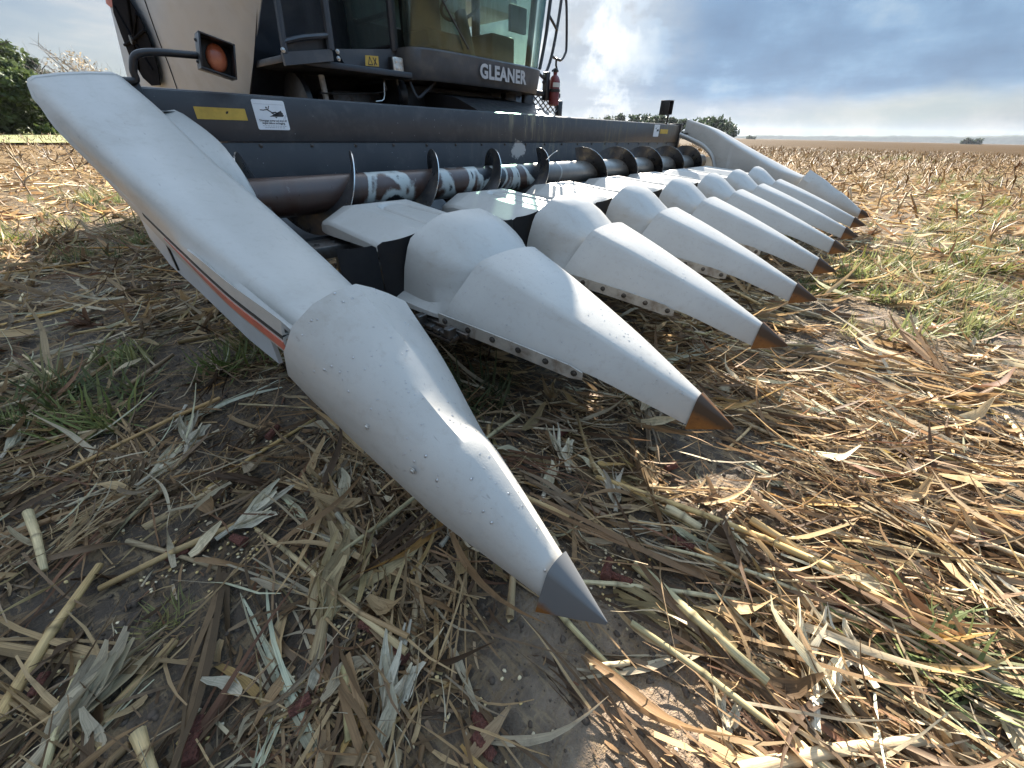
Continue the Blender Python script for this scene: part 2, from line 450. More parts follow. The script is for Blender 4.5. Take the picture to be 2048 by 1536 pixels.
M_SOIL = soil_mat()
M_CLOD = surf('soil_clod', (0.075, 0.054, 0.038), 0.9, 0.0, 0.35, 20.0, bump=0.6, bscale=90.0)
M_BARK = surf('bark', (0.075, 0.06, 0.045), 0.9, 0.0, 0.3, 9.0)
M_PALEBARK = surf('pale_bark', (0.30, 0.26, 0.22), 0.9, 0.0, 0.3, 9.0)
M_HILL = surf('far_wood', (0.045, 0.062, 0.035), 0.95, 0.0, 0.4, 0.02)
M_GRASSFAR = surf('far_green_field', (0.20, 0.21, 0.06), 0.95, 0.0, 0.2, 0.05)
M_KERNEL = surf('corn_kernel', (0.66, 0.42, 0.10), 0.35, 0.0, 0.2, 60.0)
M_COB = surf('red_cob', (0.13, 0.042, 0.026), 0.8, 0.0, 0.45, 160.0, bump=0.8, bscale=300.0)


# ---------------------------------------------------------------- object helpers
def tag(o, label=None, cat=None, group=None, kind=None):
    if label:
        o['label'] = label
    if cat:
        o['category'] = cat
    if group:
        o['group'] = group
    if kind:
        o['kind'] = kind
    return o


def empty(name, loc):
    o = bpy.data.objects.new(name, None)
    o.location = loc
    o.empty_display_size = 0.2
    COL.objects.link(o)
    return o


def link(name, me, parent=None, loc=None):
    o = bpy.data.objects.new(name, me)
    COL.objects.link(o)
    if parent is not None:
        o.parent = parent
        if parent.type == 'EMPTY':
            o.matrix_parent_inverse = Matrix.Translation(-Vector(parent.location))
    if loc is not None:
        o.location = loc
    return o


def mk(name, verts, faces, mat=None, parent=None, smooth=None, loc=None):
    me = bpy.data.meshes.new(name)
    me.from_pydata([tuple(v) for v in verts], [], [tuple(f) for f in faces])
    me.validate()
    if mat is not None:
        me.materials.append(mat)
    if smooth is not None:
        me.polygons.foreach_set('use_smooth', [True] * len(me.polygons))
        me.set_sharp_from_angle(angle=rad(smooth))
    me.update()
    return link(name, me, parent, loc)


def bm_obj(name, bm, mat, parent=None, smooth=None, loc=None):
    me = bpy.data.meshes.new(name)
    bmesh.ops.recalc_face_normals(bm, faces=bm.faces)
    bm.to_mesh(me)
    bm.free()
    if mat is not None:
        me.materials.append(mat)
    if smooth is not None:
        me.polygons.foreach_set('use_smooth', [True] * len(me.polygons))
        me.set_sharp_from_angle(angle=rad(smooth))
    return link(name, me, parent, loc)


def add_box(bm, lo, hi, bevel=0.0, rot=None, seg=2):
    c = [(a + b) / 2 for a, b in zip(lo, hi)]
    s = [abs(b - a) for a, b in zip(lo, hi)]
    r = bmesh.ops.create_cube(bm, size=1.0)
    vs_ = r['verts']
    bmesh.ops.scale(bm, vec=s, verts=vs_)
    if bevel:
        ed = list({e for v in vs_ for e in v.link_edges})
        rb = bmesh.ops.bevel(bm, geom=ed, offset=bevel, segments=seg, affect='EDGES', profile=0.5)
        vs_ = list({v for f in rb['faces'] for v in f.verts} | {v for v in vs_ if v.is_valid})
    if rot is not None:
        bmesh.ops.rotate(bm, cent=(0, 0, 0), matrix=rot, verts=vs_)
    bmesh.ops.translate(bm, vec=c, verts=vs_)
    return vs_


def box(name, lo, hi, mat, parent=None, bevel=0.006, rot=None):
    bm = bmesh.new()
    add_box(bm, lo, hi, bevel, rot)
    return bm_obj(name, bm, mat, parent, 35)


def add_tube(bm, path, r, n=10, closed=False, cap=True):
    path = [Vector(p) for p in path]
    rings = []
    m = len(path)
    up = Vector((0, 0, 1))
    prev = None
    for i, p in enumerate(path):
        a = path[i - 1] if i else p
        b = path[i + 1] if i < m - 1 else p
        d = (b - a).normalized()
        if prev is None:
            u = d.cross(up)
            if u.length < 1e-3:
                u = d.cross(Vector((1, 0, 0)))
            u.normalize()
        else:
            u = (prev - d * prev.dot(d)).normalized()
        prev = u
        v = d.cross(u)
        rr = r[i] if isinstance(r, (list, tuple)) else r
        rings.append([bm.verts.new(p + (u * math.cos(2 * math.pi * k / n) + v * math.sin(2 * math.pi * k / n)) * rr) for k in range(n)])
    for i in range(m - 1):
        for k in range(n):
            bm.faces.new((rings[i][k], rings[i][(k + 1) % n], rings[i + 1][(k + 1) % n], rings[i + 1][k]))
    if cap:
        bm.faces.new(rings[0][::-1])
        bm.faces.new(rings[-1])


def tube(name, path, r, mat, parent=None, n=10):
    bm = bmesh.new()
    add_tube(bm, path, r, n)
    return bm_obj(name, bm, mat, parent, 40)


def smooth_path(pts, k=6):
    """Catmull-Rom through pts"""
    P = [Vector(p) for p in pts]
    P = [P[0] * 2 - P[1]] + P + [P[-1] * 2 - P[-2]]
    out = []
    for i in range(1, len(P) - 2):
        for j in range(k):
            t = j / k
            a, b, c, d = P[i - 1], P[i], P[i + 1], P[i + 2]
            out.append(0.5 * ((2 * b) + (c - a) * t + (2 * a - 5 * b + 4 * c - d) * t * t + (3 * b - a - 3 * c + d) * t ** 3))
    out.append(P[-2])
    return out


def lathe(name, prof, axis_o, mat, parent=None, n=20, axis='Z', smooth=40):
    vs_, fs = [], []
    for (r, h) in prof:
        for k in range(n):
            a = 2 * math.pi * k / n
            p = (r * math.cos(a), r * math.sin(a), h)
            if axis == 'Y':
                p = (p[0], p[2], p[1])
            elif axis == 'X':
                p = (p[2], p[0], p[1])
            vs_.append((p[0] + axis_o[0], p[1] + axis_o[1], p[2] + axis_o[2]))
    for i in range(len(prof) - 1):
        for k in range(n):
            fs.append((i * n + k, i * n + (k + 1) % n, (i + 1) * n + (k + 1) % n, (i + 1) * n + k))
    fs.append(tuple(range(n))[::-1])
    fs.append(tuple((len(prof) - 1) * n + k for k in range(n)))
    return mk(name, vs_, fs, mat, parent, smooth)


def loft(name, secs, mat, parent=None, closed=True, caps=(True, True), smooth=35, loc=None, thick=0.0):
    n = len(secs[0])
    vs_ = [p for s in secs for p in s]
    fs = []
    kk = n if closed else n - 1
    for i in range(len(secs) - 1):
        for k in range(kk):
            fs.append((i * n + k, i * n + (k + 1) % n, (i + 1) * n + (k + 1) % n, (i + 1) * n + k))
    if closed and caps[0]:
        fs.append(tuple(range(n))[::-1])
    if closed and caps[1]:
        fs.append(tuple((len(secs) - 1) * n + k for k in range(n)))
    bm = bmesh.new()
    bv = [bm.verts.new(p) for p in vs_]
    for f in fs:
        try:
            bm.faces.new([bv[i] for i in f])
        except ValueError:
            pass
    bmesh.ops.recalc_face_normals(bm, faces=bm.faces)
    if thick:
        bmesh.ops.solidify(bm, geom=list(bm.faces), thickness=thick)
    return bm_obj(name, bm, mat, parent, smooth, loc)


def crom(tab, t):
    """smooth interpolation of a table [(t, v0, v1...)]"""
    tab = sorted(tab)
    if t <= tab[0][0]:
        return tab[0][1:]
    if t >= tab[-1][0]:
        return tab[-1][1:]
    for i in range(len(tab) - 1):
        if tab[i][0] <= t <= tab[i + 1][0]:
            break
    p1, p2 = tab[i], tab[i + 1]
    p0 = tab[i - 1] if i else tuple(2 * a - b for a, b in zip(p1, p2))
    p3 = tab[i + 2] if i + 2 < len(tab) else tuple(2 * b - a for a, b in zip(p1, p2))
    h = p2[0] - p1[0]
    u = (t - p1[0]) / h
    res = []
    for k in range(1, len(p1)):
        m1 = (p2[k] - p0[k]) / (p2[0] - p0[0]) * h
        m2 = (p3[k] - p1[k]) / (p3[0] - p1[0]) * h
        res.append((2 * u ** 3 - 3 * u * u + 1) * p1[k] + (u ** 3 - 2 * u * u + u) * m1 + (-2 * u ** 3 + 3 * u * u) * p2[k] + (u ** 3 - u * u) * m2)
    return res


def dup(o, name, parent, loc=None):
    c = bpy.data.objects.new(name, o.data)
    COL.objects.link(c)
    c.parent = parent
    if parent is not None and parent.type == 'EMPTY':
        c.matrix_parent_inverse = Matrix.Translation(-Vector(parent.location))
    c.matrix_basis = o.matrix_basis.copy()
    if loc is not None:
        c.location = loc
    return c


# ---------------------------------------------------------------- ground
def _hash(ix, iy, seed):
    h = (ix.astype(np.int64) * 374761393 + iy.astype(np.int64) * 668265263 + seed * 1442695041) & 0x7fffffff
    h = ((h ^ (h >> 13)) * 1274126177) & 0x7fffffff
    return ((h ^ (h >> 16)) & 0xffff) / 65535.0


def vnoise(x, y, s, seed):
    x = np.asarray(x, float) * s
    y = np.asarray(y, float) * s
    ix, iy = np.floor(x), np.floor(y)
    fx, fy = x - ix, y - iy
    fx, fy = fx * fx * (3 - 2 * fx), fy * fy * (3 - 2 * fy)
    a, b = _hash(ix, iy, seed), _hash(ix + 1, iy, seed)
    c, d = _hash(ix, iy + 1, seed), _hash(ix + 1, iy + 1, seed)
    return (a * (1 - fx) + b * fx) * (1 - fy) + (c * (1 - fx) + d * fx) * fy - 0.5


def gz(x, y):
    x = np.asarray(x, float)
    y = np.asarray(y, float)
    r = np.hypot(x - CAM.x, y - CAM.y)
    z = 0.05 * vnoise(x, y, 0.9, 1) + 0.030 * vnoise(x, y, 3.1, 2) + 0.016 * vnoise(x, y, 9.0, 3) + 0.010 * vnoise(x, y, 22.0, 4) + 0.005 * vnoise(x, y, 60.0, 5)
    z = z * np.clip(1.6 - r / 40.0, 0.0, 1.0) - 0.095
    return z


NA, NR = 520, 300
rr_ = 0.12 * (4300.0 / 0.12) ** (np.linspace(0, 1, NR) ** 1.25)
aa_ = np.linspace(0, 2 * np.pi, NA, endpoint=False)
RX, AX = np.meshgrid(rr_, aa_, indexing='ij')
gx, gy = CAM.x + RX * np.cos(AX), CAM.y + RX * np.sin(AX)
gv = np.stack([gx, gy, gz(gx, gy)], -1).reshape(-1, 3)
ii = np.arange(NR - 1)[:, None] * NA
jj = np.arange(NA)[None, :]
j2 = (jj + 1) % NA
gf = np.stack([ii + jj, ii + NA + jj, ii + NA + j2, ii + j2], -1).reshape(-1, 4)
gv = np.vstack([gv, [[CAM.x, CAM.y, -0.095]]])
cap = np.stack([np.full(NA, len(gv) - 1), np.arange(NA), (np.arange(NA) + 1) % NA], -1)


def np_mesh(name, v, quads, tris=None, mat=None, cols=None, uvs=None, smooth=False):
    me = bpy.data.meshes.new(name)
    nq = len(quads) if quads is not None else 0
    nt = len(tris) if tris is not None else 0
    me.vertices.add(len(v))
    me.vertices.foreach_set('co', np.ascontiguousarray(v, np.float32).ravel())
    loops = np.concatenate([np.asarray(quads).ravel() if nq else np.zeros(0, int), np.asarray(tris).ravel() if nt else np.zeros(0, int)]).astype(np.int32)
    me.loops.add(len(loops))
    me.loops.foreach_set('vertex_index', loops)
    st = np.concatenate([np.arange(nq) * 4, nq * 4 + np.arange(nt) * 3]).astype(np.int32)
    me.polygons.add(nq + nt)
    me.polygons.foreach_set('loop_start', st)
    if smooth:
        me.polygons.foreach_set('use_smooth', np.ones(nq + nt, bool))
    if cols is not None:
        ca = me.color_attributes.new('Col', 'FLOAT_COLOR', 'POINT')
        ca.data.foreach_set('color', np.ascontiguousarray(np.hstack([cols, np.ones((len(cols), 1))]), np.float32).ravel())
    if uvs is not None:
        ul = me.uv_layers.new(name='UVMap')
        ul.data.foreach_set('uv', np.ascontiguousarray(uvs[loops], np.float32).ravel())
    if mat is not None:
        me.materials.append(mat)
    me.update(calc_edges=True)
    me.validate()
    return me


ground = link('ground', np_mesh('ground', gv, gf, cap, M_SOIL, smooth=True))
tag(ground, 'harvested corn field soil reaching to the horizon', 'field', kind='structure')


# a point of the place from where it is seen in the photograph and a known plane
def ray(px, py):
    return (cr * ((px - 1024.0) / 770.0) + cu * (-(py - 768.0) / 770.0) - cb)


def at(px, py, Y):
    r = ray(px, py)
    return CAM + r * ((Y - CAM.y) / r.y)


def atx(px, py, X):
    r = ray(px, py)
    return CAM + r * ((X - CAM.x) / r.x)


def atz(px, py, Z=0.0):
    r = ray(px, py)
    return CAM + r * ((Z - CAM.z) / r.z)


# ================================================================ the corn head
ROW = 0.762
WIDE = 8 * ROW
head = empty('corn_header', (WIDE / 2, 1.4, 0.0))
tag(head, 'wide grey eight-row corn head with pointed snouts resting on the field', 'corn head')

SN = [(0.112, 0.047, 0.176, 0.088), (0.25, 0.098, 0.232, 0.138), (0.40, 0.152, 0.292, 0.190), (0.70, 0.246, 0.402, 0.250), (0.94, 0.310, 0.482, 0.284)]
PROF = [(-1, 0), (-0.985, 0.06), (-0.86, 0.33), (-0.71, 0.61), (-0.575, 0.85), (-0.52, 0.912), (-0.44, 0.945), (-0.29, 0.978), (-0.12, 0.996), (0, 1.0)]
PROF = PROF + [(-x, z) for x, z in PROF[-2::-1]]


def snout_secs():
    secs = []
    for k in range(19):
        y = 0.112 + (0.94 - 0.112) * k / 18
        wd, zt, zb = crom(SN, y)
        secs.append([(x * wd, y + (1 - z) * 0.055 * (y / 0.94), zb + (zt - zb) * z) for x, z in PROF])
    return secs


def ring_pts(n, wd, zt, zb, y):
    out = []
    for k in range(n):
        a = 2 * math.pi * k / n
        out.append((wd * math.sin(a), y, (zt + zb) / 2 + (zt - zb) / 2 * math.cos(a)))
    return out


def tip_secs():
    """pointed steel cap, flat below"""
    secs = []
    for f in (1.0, 0.72, 0.45, 0.22, 0.08, 0.02):
        y = 0.122 * f
        wd, zt, zb = 0.0565 * f + 0.001, 0.118 + (0.188 - 0.118) * f, 0.112 + (0.078 - 0.112) * f
        secs.append([(x * wd, y, zb + (zt - zb) * z) for x, z in PROF])
    return secs


def add_bolt(bm, p, nrm, r=0.008, h=0.006):
    q = Vector(nrm).to_track_quat('Z', 'Y').to_matrix()
    n = 8
    prof = [(r * 1.5, 0.0), (r * 1.5, h * 0.25), (r, h * 0.3), (r * 0.9, h), (r * 0.4, h * 1.15)]
    rings = [[bm.verts.new(Vector(p) + q @ Vector((rr * math.cos(2 * math.pi * k / n), rr * math.sin(2 * math.pi * k / n), hh))) for k in range(n)] for rr, hh in prof]
    for i in range(len(rings) - 1):
        for k in range(n):
            bm.faces.new((rings[i][k], rings[i][(k + 1) % n], rings[i + 1][(k + 1) % n], rings[i + 1][k]))
    bm.faces.new(rings[-1])


snout_me = loft('snout', snout_secs(), M_PLASTIC, head, closed=False, smooth=40, thick=0.009)
tip_me = loft('tip', tip_secs(), M_TIP_BROWN, head, closed=True, smooth=50)


def strip_mesh(side):
    vs_, fs = [], []
    N = 14
    for k in range(N):
        y = 0.43 + (0.955 - 0.43) * k / (N - 1)
        wd, zt, zb = crom(SN, min(y, 0.94))
        e = 0.002 + 0.003
        y2 = y + 0.055 * (y / 0.94)
        top, bot = zb + 0.010, zb - 0.040
        if k == 0:
            top, bot = zb + 0.002, zb - 0.028
        for (dx, z) in ((e, top), (e + 0.005, top), (e + 0.005 - 0.004, bot), (e - 0.004, bot)):
            vs_.append((side * (wd + dx), y2, z))
    for i in range(N - 1):
        for k in range(4):
            fs.append((i * 4 + k, i * 4 + (k + 1) % 4, i * 4 + 4 + (k + 1) % 4, i * 4 + 4 + k))
    fs += [(0, 1, 2, 3), tuple(4 * (N - 1) + k for k in (3, 2, 1, 0))]
    o = mk('wear_strip', vs_, fs, M_STRIP, head, 30)
    return o


strips = [strip_mesh(-1), strip_mesh(1)]
bolt_me = []
for side in (-1, 1):
    lst = []
    for k in range(6):
        y = 0.455 + k * 0.094
        wd, zt, zb = crom(SN, min(y, 0.94))
        bm = bmesh.new()
        add_bolt(bm, (side * (wd + 0.0085), y + 0.055 * y / 0.94, zb - 0.013), (side, -0.3, 0.0))
        lst.append(bm_obj('bolt', bm, M_STEEL, head, 40))
    bolt_me.append(lst)

# rear hood (rises out of the front cone)
HD = [(0.84, 0.248, 0.384, 0.272), (0.93, 0.258, 0.424, 0.276), (1.06, 0.285, 0.510, 0.290), (1.15, 0.299, 0.570, 0.302), (1.215, 0.304, 0.594, 0.310)]
HPROF = [(-1.13, -0.10), (-1.12, -0.03), (-1.0, 0.03), (-0.965, 0.36), (-0.90, 0.62), (-0.845, 0.735), (-0.74, 0.81), (-0.50, 0.93), (-0.34, 0.985), (0, 1.0)]
HPROF = HPROF + [(-x, z) for x, z in HPROF[-2::-1]]


def hood_secs():
    secs = []
    for k in range(9):
        y = 0.84 + (1.215 - 0.84) * k / 8
        wd, zt, zb = crom(HD, y)
        f = max(0.0, min(1.0, (y - 0.90) / 0.20))
        f = f * f * (3 - 2 * f)
        pr = [(a[0] * 0.97 * (1 - f) + b[0] * f, a[1] * (1 - f) + b[1] * f) for a, b in zip(PROF, HPROF)]
        for e_ in (0, 1, -1, -2):
            pr[e_] = HPROF[e_]
        secs.append([(x * wd, y + (1 - max(z, 0)) * 0.03, zb + (zt - zb) * z) for x, z in pr])
    return secs


hood_me = loft('hood', hood_secs(), M_PLASTIC, head, closed=False, smooth=42, thick=0.007)

# row cover: low moulded lid with a teardrop groove pressed into its top
def cover_mesh():
    NX, NY = 75, 84
    vs_, fs = [], []
    hw = 0.292
    for j in range(NY):
        v = j / (NY - 1)
        y = 1.235 + v * (1.965 - 1.235)
        for i in range(NX):
            u = -1 + 2 * i / (NX - 1)
            rear = max(0.0, (v - 0.80) / 0.20)
            x = u * hw * (1 - 0.10 * rear ** 2) * (0.84 + 0.16 * min(1.0, v / 0.22))
            ax_ = abs(u)
            crown = 0.0
            top = 0.520 + 0.040 * min(1, max(0, (v - 0.1) / 0.7))
            if ax_ > 0.52:
                crown = -0.062 * (ax_ - 0.52) / 0.48
            if ax_ > 0.96:
                crown -= 0.010 * ((ax_ - 0.96) / 0.04) ** 2
            if v > 0.975:
                crown -= 0.008 * ((v - 0.975) / 0.025) ** 2
            if v > 0.80:
                crown -= 0.022 * (v - 0.80) / 0.20
            # teardrop groove
            for sgn in (-1,):
                cy_ = 1.70
                hw_g = 0.070 + 0.035 * max(0, (cy_ - y)) / 0.5
                xc = 0.03 + 0.10 * max(0, (cy_ - y)) - 0.02
                if y > cy_:
                    d = abs(math.hypot((x - xc) / 0.070, (y - cy_) / 0.085) - 1) * 0.070
                else:
                    d = min(abs(abs(x - xc) - hw_g), 9)
                crown -= 0.021 * math.exp(-(d / 0.011) ** 2)
                inside = (abs(x - xc) < hw_g and y <= cy_) or math.hypot((x - xc) / 0.070, (y - cy_) / 0.085) < 1
                if inside:
                    crown -= 0.004
            vs_.append((x, y, top + crown))
    for j in range(NY - 1):
        for i in range(NX - 1):
            a = j * NX + i
            fs.append((a, a + 1, a + NX + 1, a + NX))
    # short skirt
    border = [j * NX for j in range(NY)] + [(NY - 1) * NX + i for i in range(1, NX)] + [j * NX + NX - 1 for j in range(NY - 2, -1, -1)]
    nb = len(vs_)
    for b in border:
        x, y, z = vs_[b]
        vs_.append((x * 1.004, y + (0.004 if y > 1.9 else 0), min(z - 0.010, 0.440)))
    for k in range(len(border) - 1):
        fs.append((border[k], border[k + 1], nb + k + 1, nb + k))
    return mk('row_cover', vs_, fs, M_PLASTIC, head, 28)


cover_me = cover_mesh()

# black rubber flap (one hand), rounded upper corner, slightly bowed
def flap_mesh(side):
    vs_, fs = [], []
    N, K = 9, 6
    for j in range(K):
        v = j / (K - 1)
        for i in range(N):
            u = i / (N - 1)
            x = side * (0.008 + u * 0.165)
            ztop = 0.512 + 0.018 * u * u - 0.012 * max(0, 1 - u * 9) ** 2
            zbot = 0.27 + 0.03 * u
            vs_.append((x, 0.03 * (1 - u) ** 2 - 0.015 * (1 - v), zbot + (ztop - zbot) * v))
    for j in range(K - 1):
        for i in range(N - 1):
            a = j * N + i
            fs.append((a, a + 1, a + N + 1, a + N))
    bm = bmesh.new()
    bv = [bm.verts.new(p) for p in vs_]
    for f in fs:
        bm.faces.new([bv[i] for i in f])
    bmesh.ops.solidify(bm, geom=list(bm.faces), thickness=0.006)
    return bm_obj('rubber_flap', bm, M_RUBBER, head, 40)


flaps = [flap_mesh(-1), flap_mesh(1)]

# row unit frame below each cover, gathering chain with lugs
def row_unit():
    bm = bmesh.new()
    add_box(bm, (-0.25, 1.24, 0.22), (0.25, 1.93, 0.415), 0.01)
    add_box(bm, (-0.20, 0.98, 0.20), (0.20, 1.239, 0.30), 0.01)
    add_box(bm, (-0.17, 0.98, 0.10), (0.17, 1.55, 0.24), 0.02)
    for s in (-1, 1):
        add_box(bm, (s * 0.20, 0.92, 0.205), (s * 0.345, 1.90, 0.217), 0.002)
        add_box(bm, (s * 0.300, 0.86, 0.232), (s * 0.318, 1.86, 0.252), 0.004)
        add_box(bm, (s * 0.262, 1.26, 0.372), (s * 0.300, 1.90, 0.392), 0.003)
    return bm_obj('row_unit_frame', bm, M_STEEL, head, 30)


def chain_mesh(side_):
    bm = bmesh.new()
    for s in (side_,):
        for k in range(24):
            y = 0.90 + k * 0.043
            add_box(bm, (s * 0.318, y, 0.222), (s * 0.346, y + 0.036, 0.242), 0.004, seg=1)
            if k % 4 == 0:
                add_box(bm, (s * 0.325, y, 0.236), (s * 0.365, y + 0.03, 0.275), 0.004, seg=1)
    return bm_obj('gathering_chain', bm, M_STEEL, head, 30)


unit_me, chain_me = row_unit(), [chain_mesh(-1), chain_mesh(1)]

for t in range(1, 8):
    X = t * ROW
    first = t == 1

    def put(o, nm, par, first=first, X=X):
        if first:
            if par is not head:
                o.parent = par
                o.matrix_parent_inverse = Matrix.Identity(4)
            else:
                o.location = (X, 0, 0)
            return o
        return dup(o, nm, par, (X, 0, 0) if par is head else (0, 0, 0))
    s_ = put(snout_me, 'snout', head)
    put(tip_me, 'tip', s_)
    for k in (0, 1):
        st = put(strips[k], 'wear_strip', s_)
        if t <= 4 or k == 0:
            for b_ in bolt_me[k]:
                put(b_, 'bolt', s_)
    put(hood_me, 'hood', head)
    put(cover_me, 'row_cover', head)
    put(unit_me, 'row_unit_frame', head)
    put(chain_me[0], 'gathering_chain', head)
    put(chain_me[1], 'gathering_chain', head)

for g in range(8):
    xc = (g + 0.5) * ROW
    for k, s in enumerate((-1, 1)):
        if g == 0:
            f_ = flaps[k]
            f_.location = (xc, 1.225 + 0.02 * k, 0)
        else:
            dup(flaps[k], 'rubber_flap', head, (xc, 1.225 + 0.02 * k, 0))

# ---- end snouts (one at each end, mirrored)
EP = {
    0.84: [(-0.125, 0.285), (-0.152, 0.36), (-0.150, 0.43), (-0.122, 0.492), (-0.070, 0.534), (-0.018, 0.552), (0.036, 0.557), (0.078, 0.536), (0.125, 0.507), (0.182, 0.466), (0.216, 0.375), (0.214, 0.285)],
    0.62: [(-0.108, 0.225), (-0.128, 0.30), (-0.124, 0.36), (-0.100, 0.415), (-0.058, 0.450), (-0.012, 0.466), (0.036, 0.468), (0.071, 0.445), (0.108, 0.415), (0.150, 0.370), (0.170, 0.30), (0.166, 0.225)],
    0.43: [(-0.088, 0.168), (-0.102, 0.225), (-0.098, 0.275), (-0.078, 0.322), (-0.046, 0.350), (-0.006, 0.360), (0.036, 0.338), (0.062, 0.318), (0.084, 0.292), (0.108, 0.255), (0.116, 0.21), (0.112, 0.168)],
    0.36: [(-0.080, 0.150), (-0.092, 0.203), (-0.088, 0.248), (-0.070, 0.292), (-0.042, 0.318), (-0.006, 0.329), (0.034, 0.322), (0.057, 0.298), (0.076, 0.270), (0.096, 0.232), (0.102, 0.19), (0.098, 0.150)],
    0.112: [(-0.034, 0.094), (-0.040, 0.112), (-0.039, 0.130), (-0.032, 0.148), (-0.020, 0.159), (-0.004, 0.165), (0.012, 0.163), (0.022, 0.155), (0.031, 0.144), (0.038, 0.130), (0.039, 0.112), (0.035, 0.094)],
}


def end_secs(mir):
    secs = []
    ys = sorted(EP)
    for k in range(27):
        y = 0.112 + (0.84 - 0.112) * k / 26
        row = []
        for i in range(12):
            x, z = crom([(yy, EP[yy][i][0], EP[yy][i][1]) for yy in ys], y)
            yy_ = y - 0.06 * (y / 0.84) ** 3 * max(0, (z - 0.36) / 0.19)
            row.append(((WIDE - x) if mir else x, yy_, z))
        secs.append(row)
    return secs


end_snouts = []
for mir in (False, True):
    o = loft('end_snout', end_secs(mir), M_PLASTIC, head, closed=False, smooth=29, thick=0.007)
    tsec = [[((WIDE if mir else 0) + x, y, z) for x, y, z in s] for s in tip_secs()]
    loft('tip', [[(p[0] - (WIDE if mir else 0), p[1], p[2]) for p in s] for s in tsec], M_TIP_BROWN if mir else M_TIP_GREY, o, closed=True, smooth=50,
         loc=(WIDE if mir else 0, 0, 0))
    end_snouts.append(o)
# two carriage bolts on the outside of the near end snout
for px, py in ((735, 853), (826, 941)):
    p = atx(px, py, -0.112 if px < 800 else -0.097)
    bm = bmesh.new()
    add_bolt(bm, p, (-1, -0.2, -0.1), 0.0052, 0.005)
    bm_obj('bolt', bm, M_STRIP, end_snouts[0], 40)

# ---- end fenders
I_T = [(0.72, 0.095, 0.452), (0.9, 0.112, 0.476), (1.16, 0.135, 0.528), (1.55, 0.125, 0.655), (1.87, 0.10, 0.770), (2.17, 0.07, 0.915), (2.43, 0.032, 1.032)]
S_T = [(0.72, -0.085, 0.455), (0.9, -0.100, 0.486), (1.24, -0.132, 0.578), (1.5, -0.152, 0.655), (1.84, -0.182, 0.765), (2.1, -0.212, 0.870), (2.43, -0.245, 0.995)]
F_T = [(0.72, -0.125, 0.455), (0.9, -0.138, 0.480), (1.1, -0.153, 0.512), (1.5, -0.163, 0.578), (1.74, -0.176, 0.640), (2.0, -0.202, 0.735), (2.3, -0.243, 0.862), (2.43, -0.25, 0.905)]
L_T = [(0.72, 0.13, 0.30), (1.6, 0.165, 0.30), (1.75, 0.19, 0.33), (1.84, 0.21, 0.50), (1.91, 0.22, 0.65), (2.04, 0.222, 0.765), (2.2, 0.22, 0.832), (2.43, 0.20, 0.905)]


def fender_secs(mir):
    secs = []
    for k in range(41):
        y = 0.825 + (2.43 - 0.825) * k / 40
        ix, iz = crom(I_T, y)
        sx, sz = crom(S_T, y)
        fx, fz = crom(F_T, y)
        lx, lz = crom(L_T, y)
        if mir:
            up_, = crom([(0.8, 0.0), (1.2, 0.04), (1.55, 0.075), (2.0, 0.105), (2.43, 0.04)], y)
            iz, sz = iz + up_, sz + up_
        lz = min(lz, iz - 0.03)
        kf = max(0.0, min(1.0, (2.0 - y) / 0.35))
        cz = 0.010 if y > 1 else 0.010
        row = [(lx - 0.012, lz - 0.045), (lx, lz - 0.015), (lx - 0.006, lz), (lx - 0.03, lz + 0.012),
               (ix + 0.016, min(iz - 0.05, max(lz - 0.012, 0.35))), (ix + 0.006, iz - 0.026), (ix - 0.006, iz - 0.006), (ix - 0.024, iz + 0.002),
               (ix * 0.65 + sx * 0.35, iz * 0.65 + sz * 0.35 + cz), (ix * 0.35 + sx * 0.65, iz * 0.35 + sz * 0.65 + cz), (sx + 0.024, sz + 0.008), (sx + 0.008, sz - 0.002), (sx, sz - 0.018),
               (sx * 0.5 + fx * 0.5 - 0.004, (sz - 0.03) * 0.5 + fz * 0.5), (fx + 0.002, fz + 0.012), (fx, fz), (fx + 0.014 * kf, fz - 0.004), (fx + 0.014 * kf, fz - 0.011), (fx - 0.001 * kf, fz - 0.014), (fx - 0.002 * kf, fz - 0.019), (fx + 0.002 * kf, fz - 0.022 - 0.036 * kf)]
        cut = max(0.0, min(1.0, (y - 1.75) / 0.68)) ** 2
        secs.append([((WIDE - x) if mir else x, y - (1.75 * cut * max(0.0, sz - 0.02 - z) if x < -0.1 else 0.0), z) for x, z in row])
    return secs


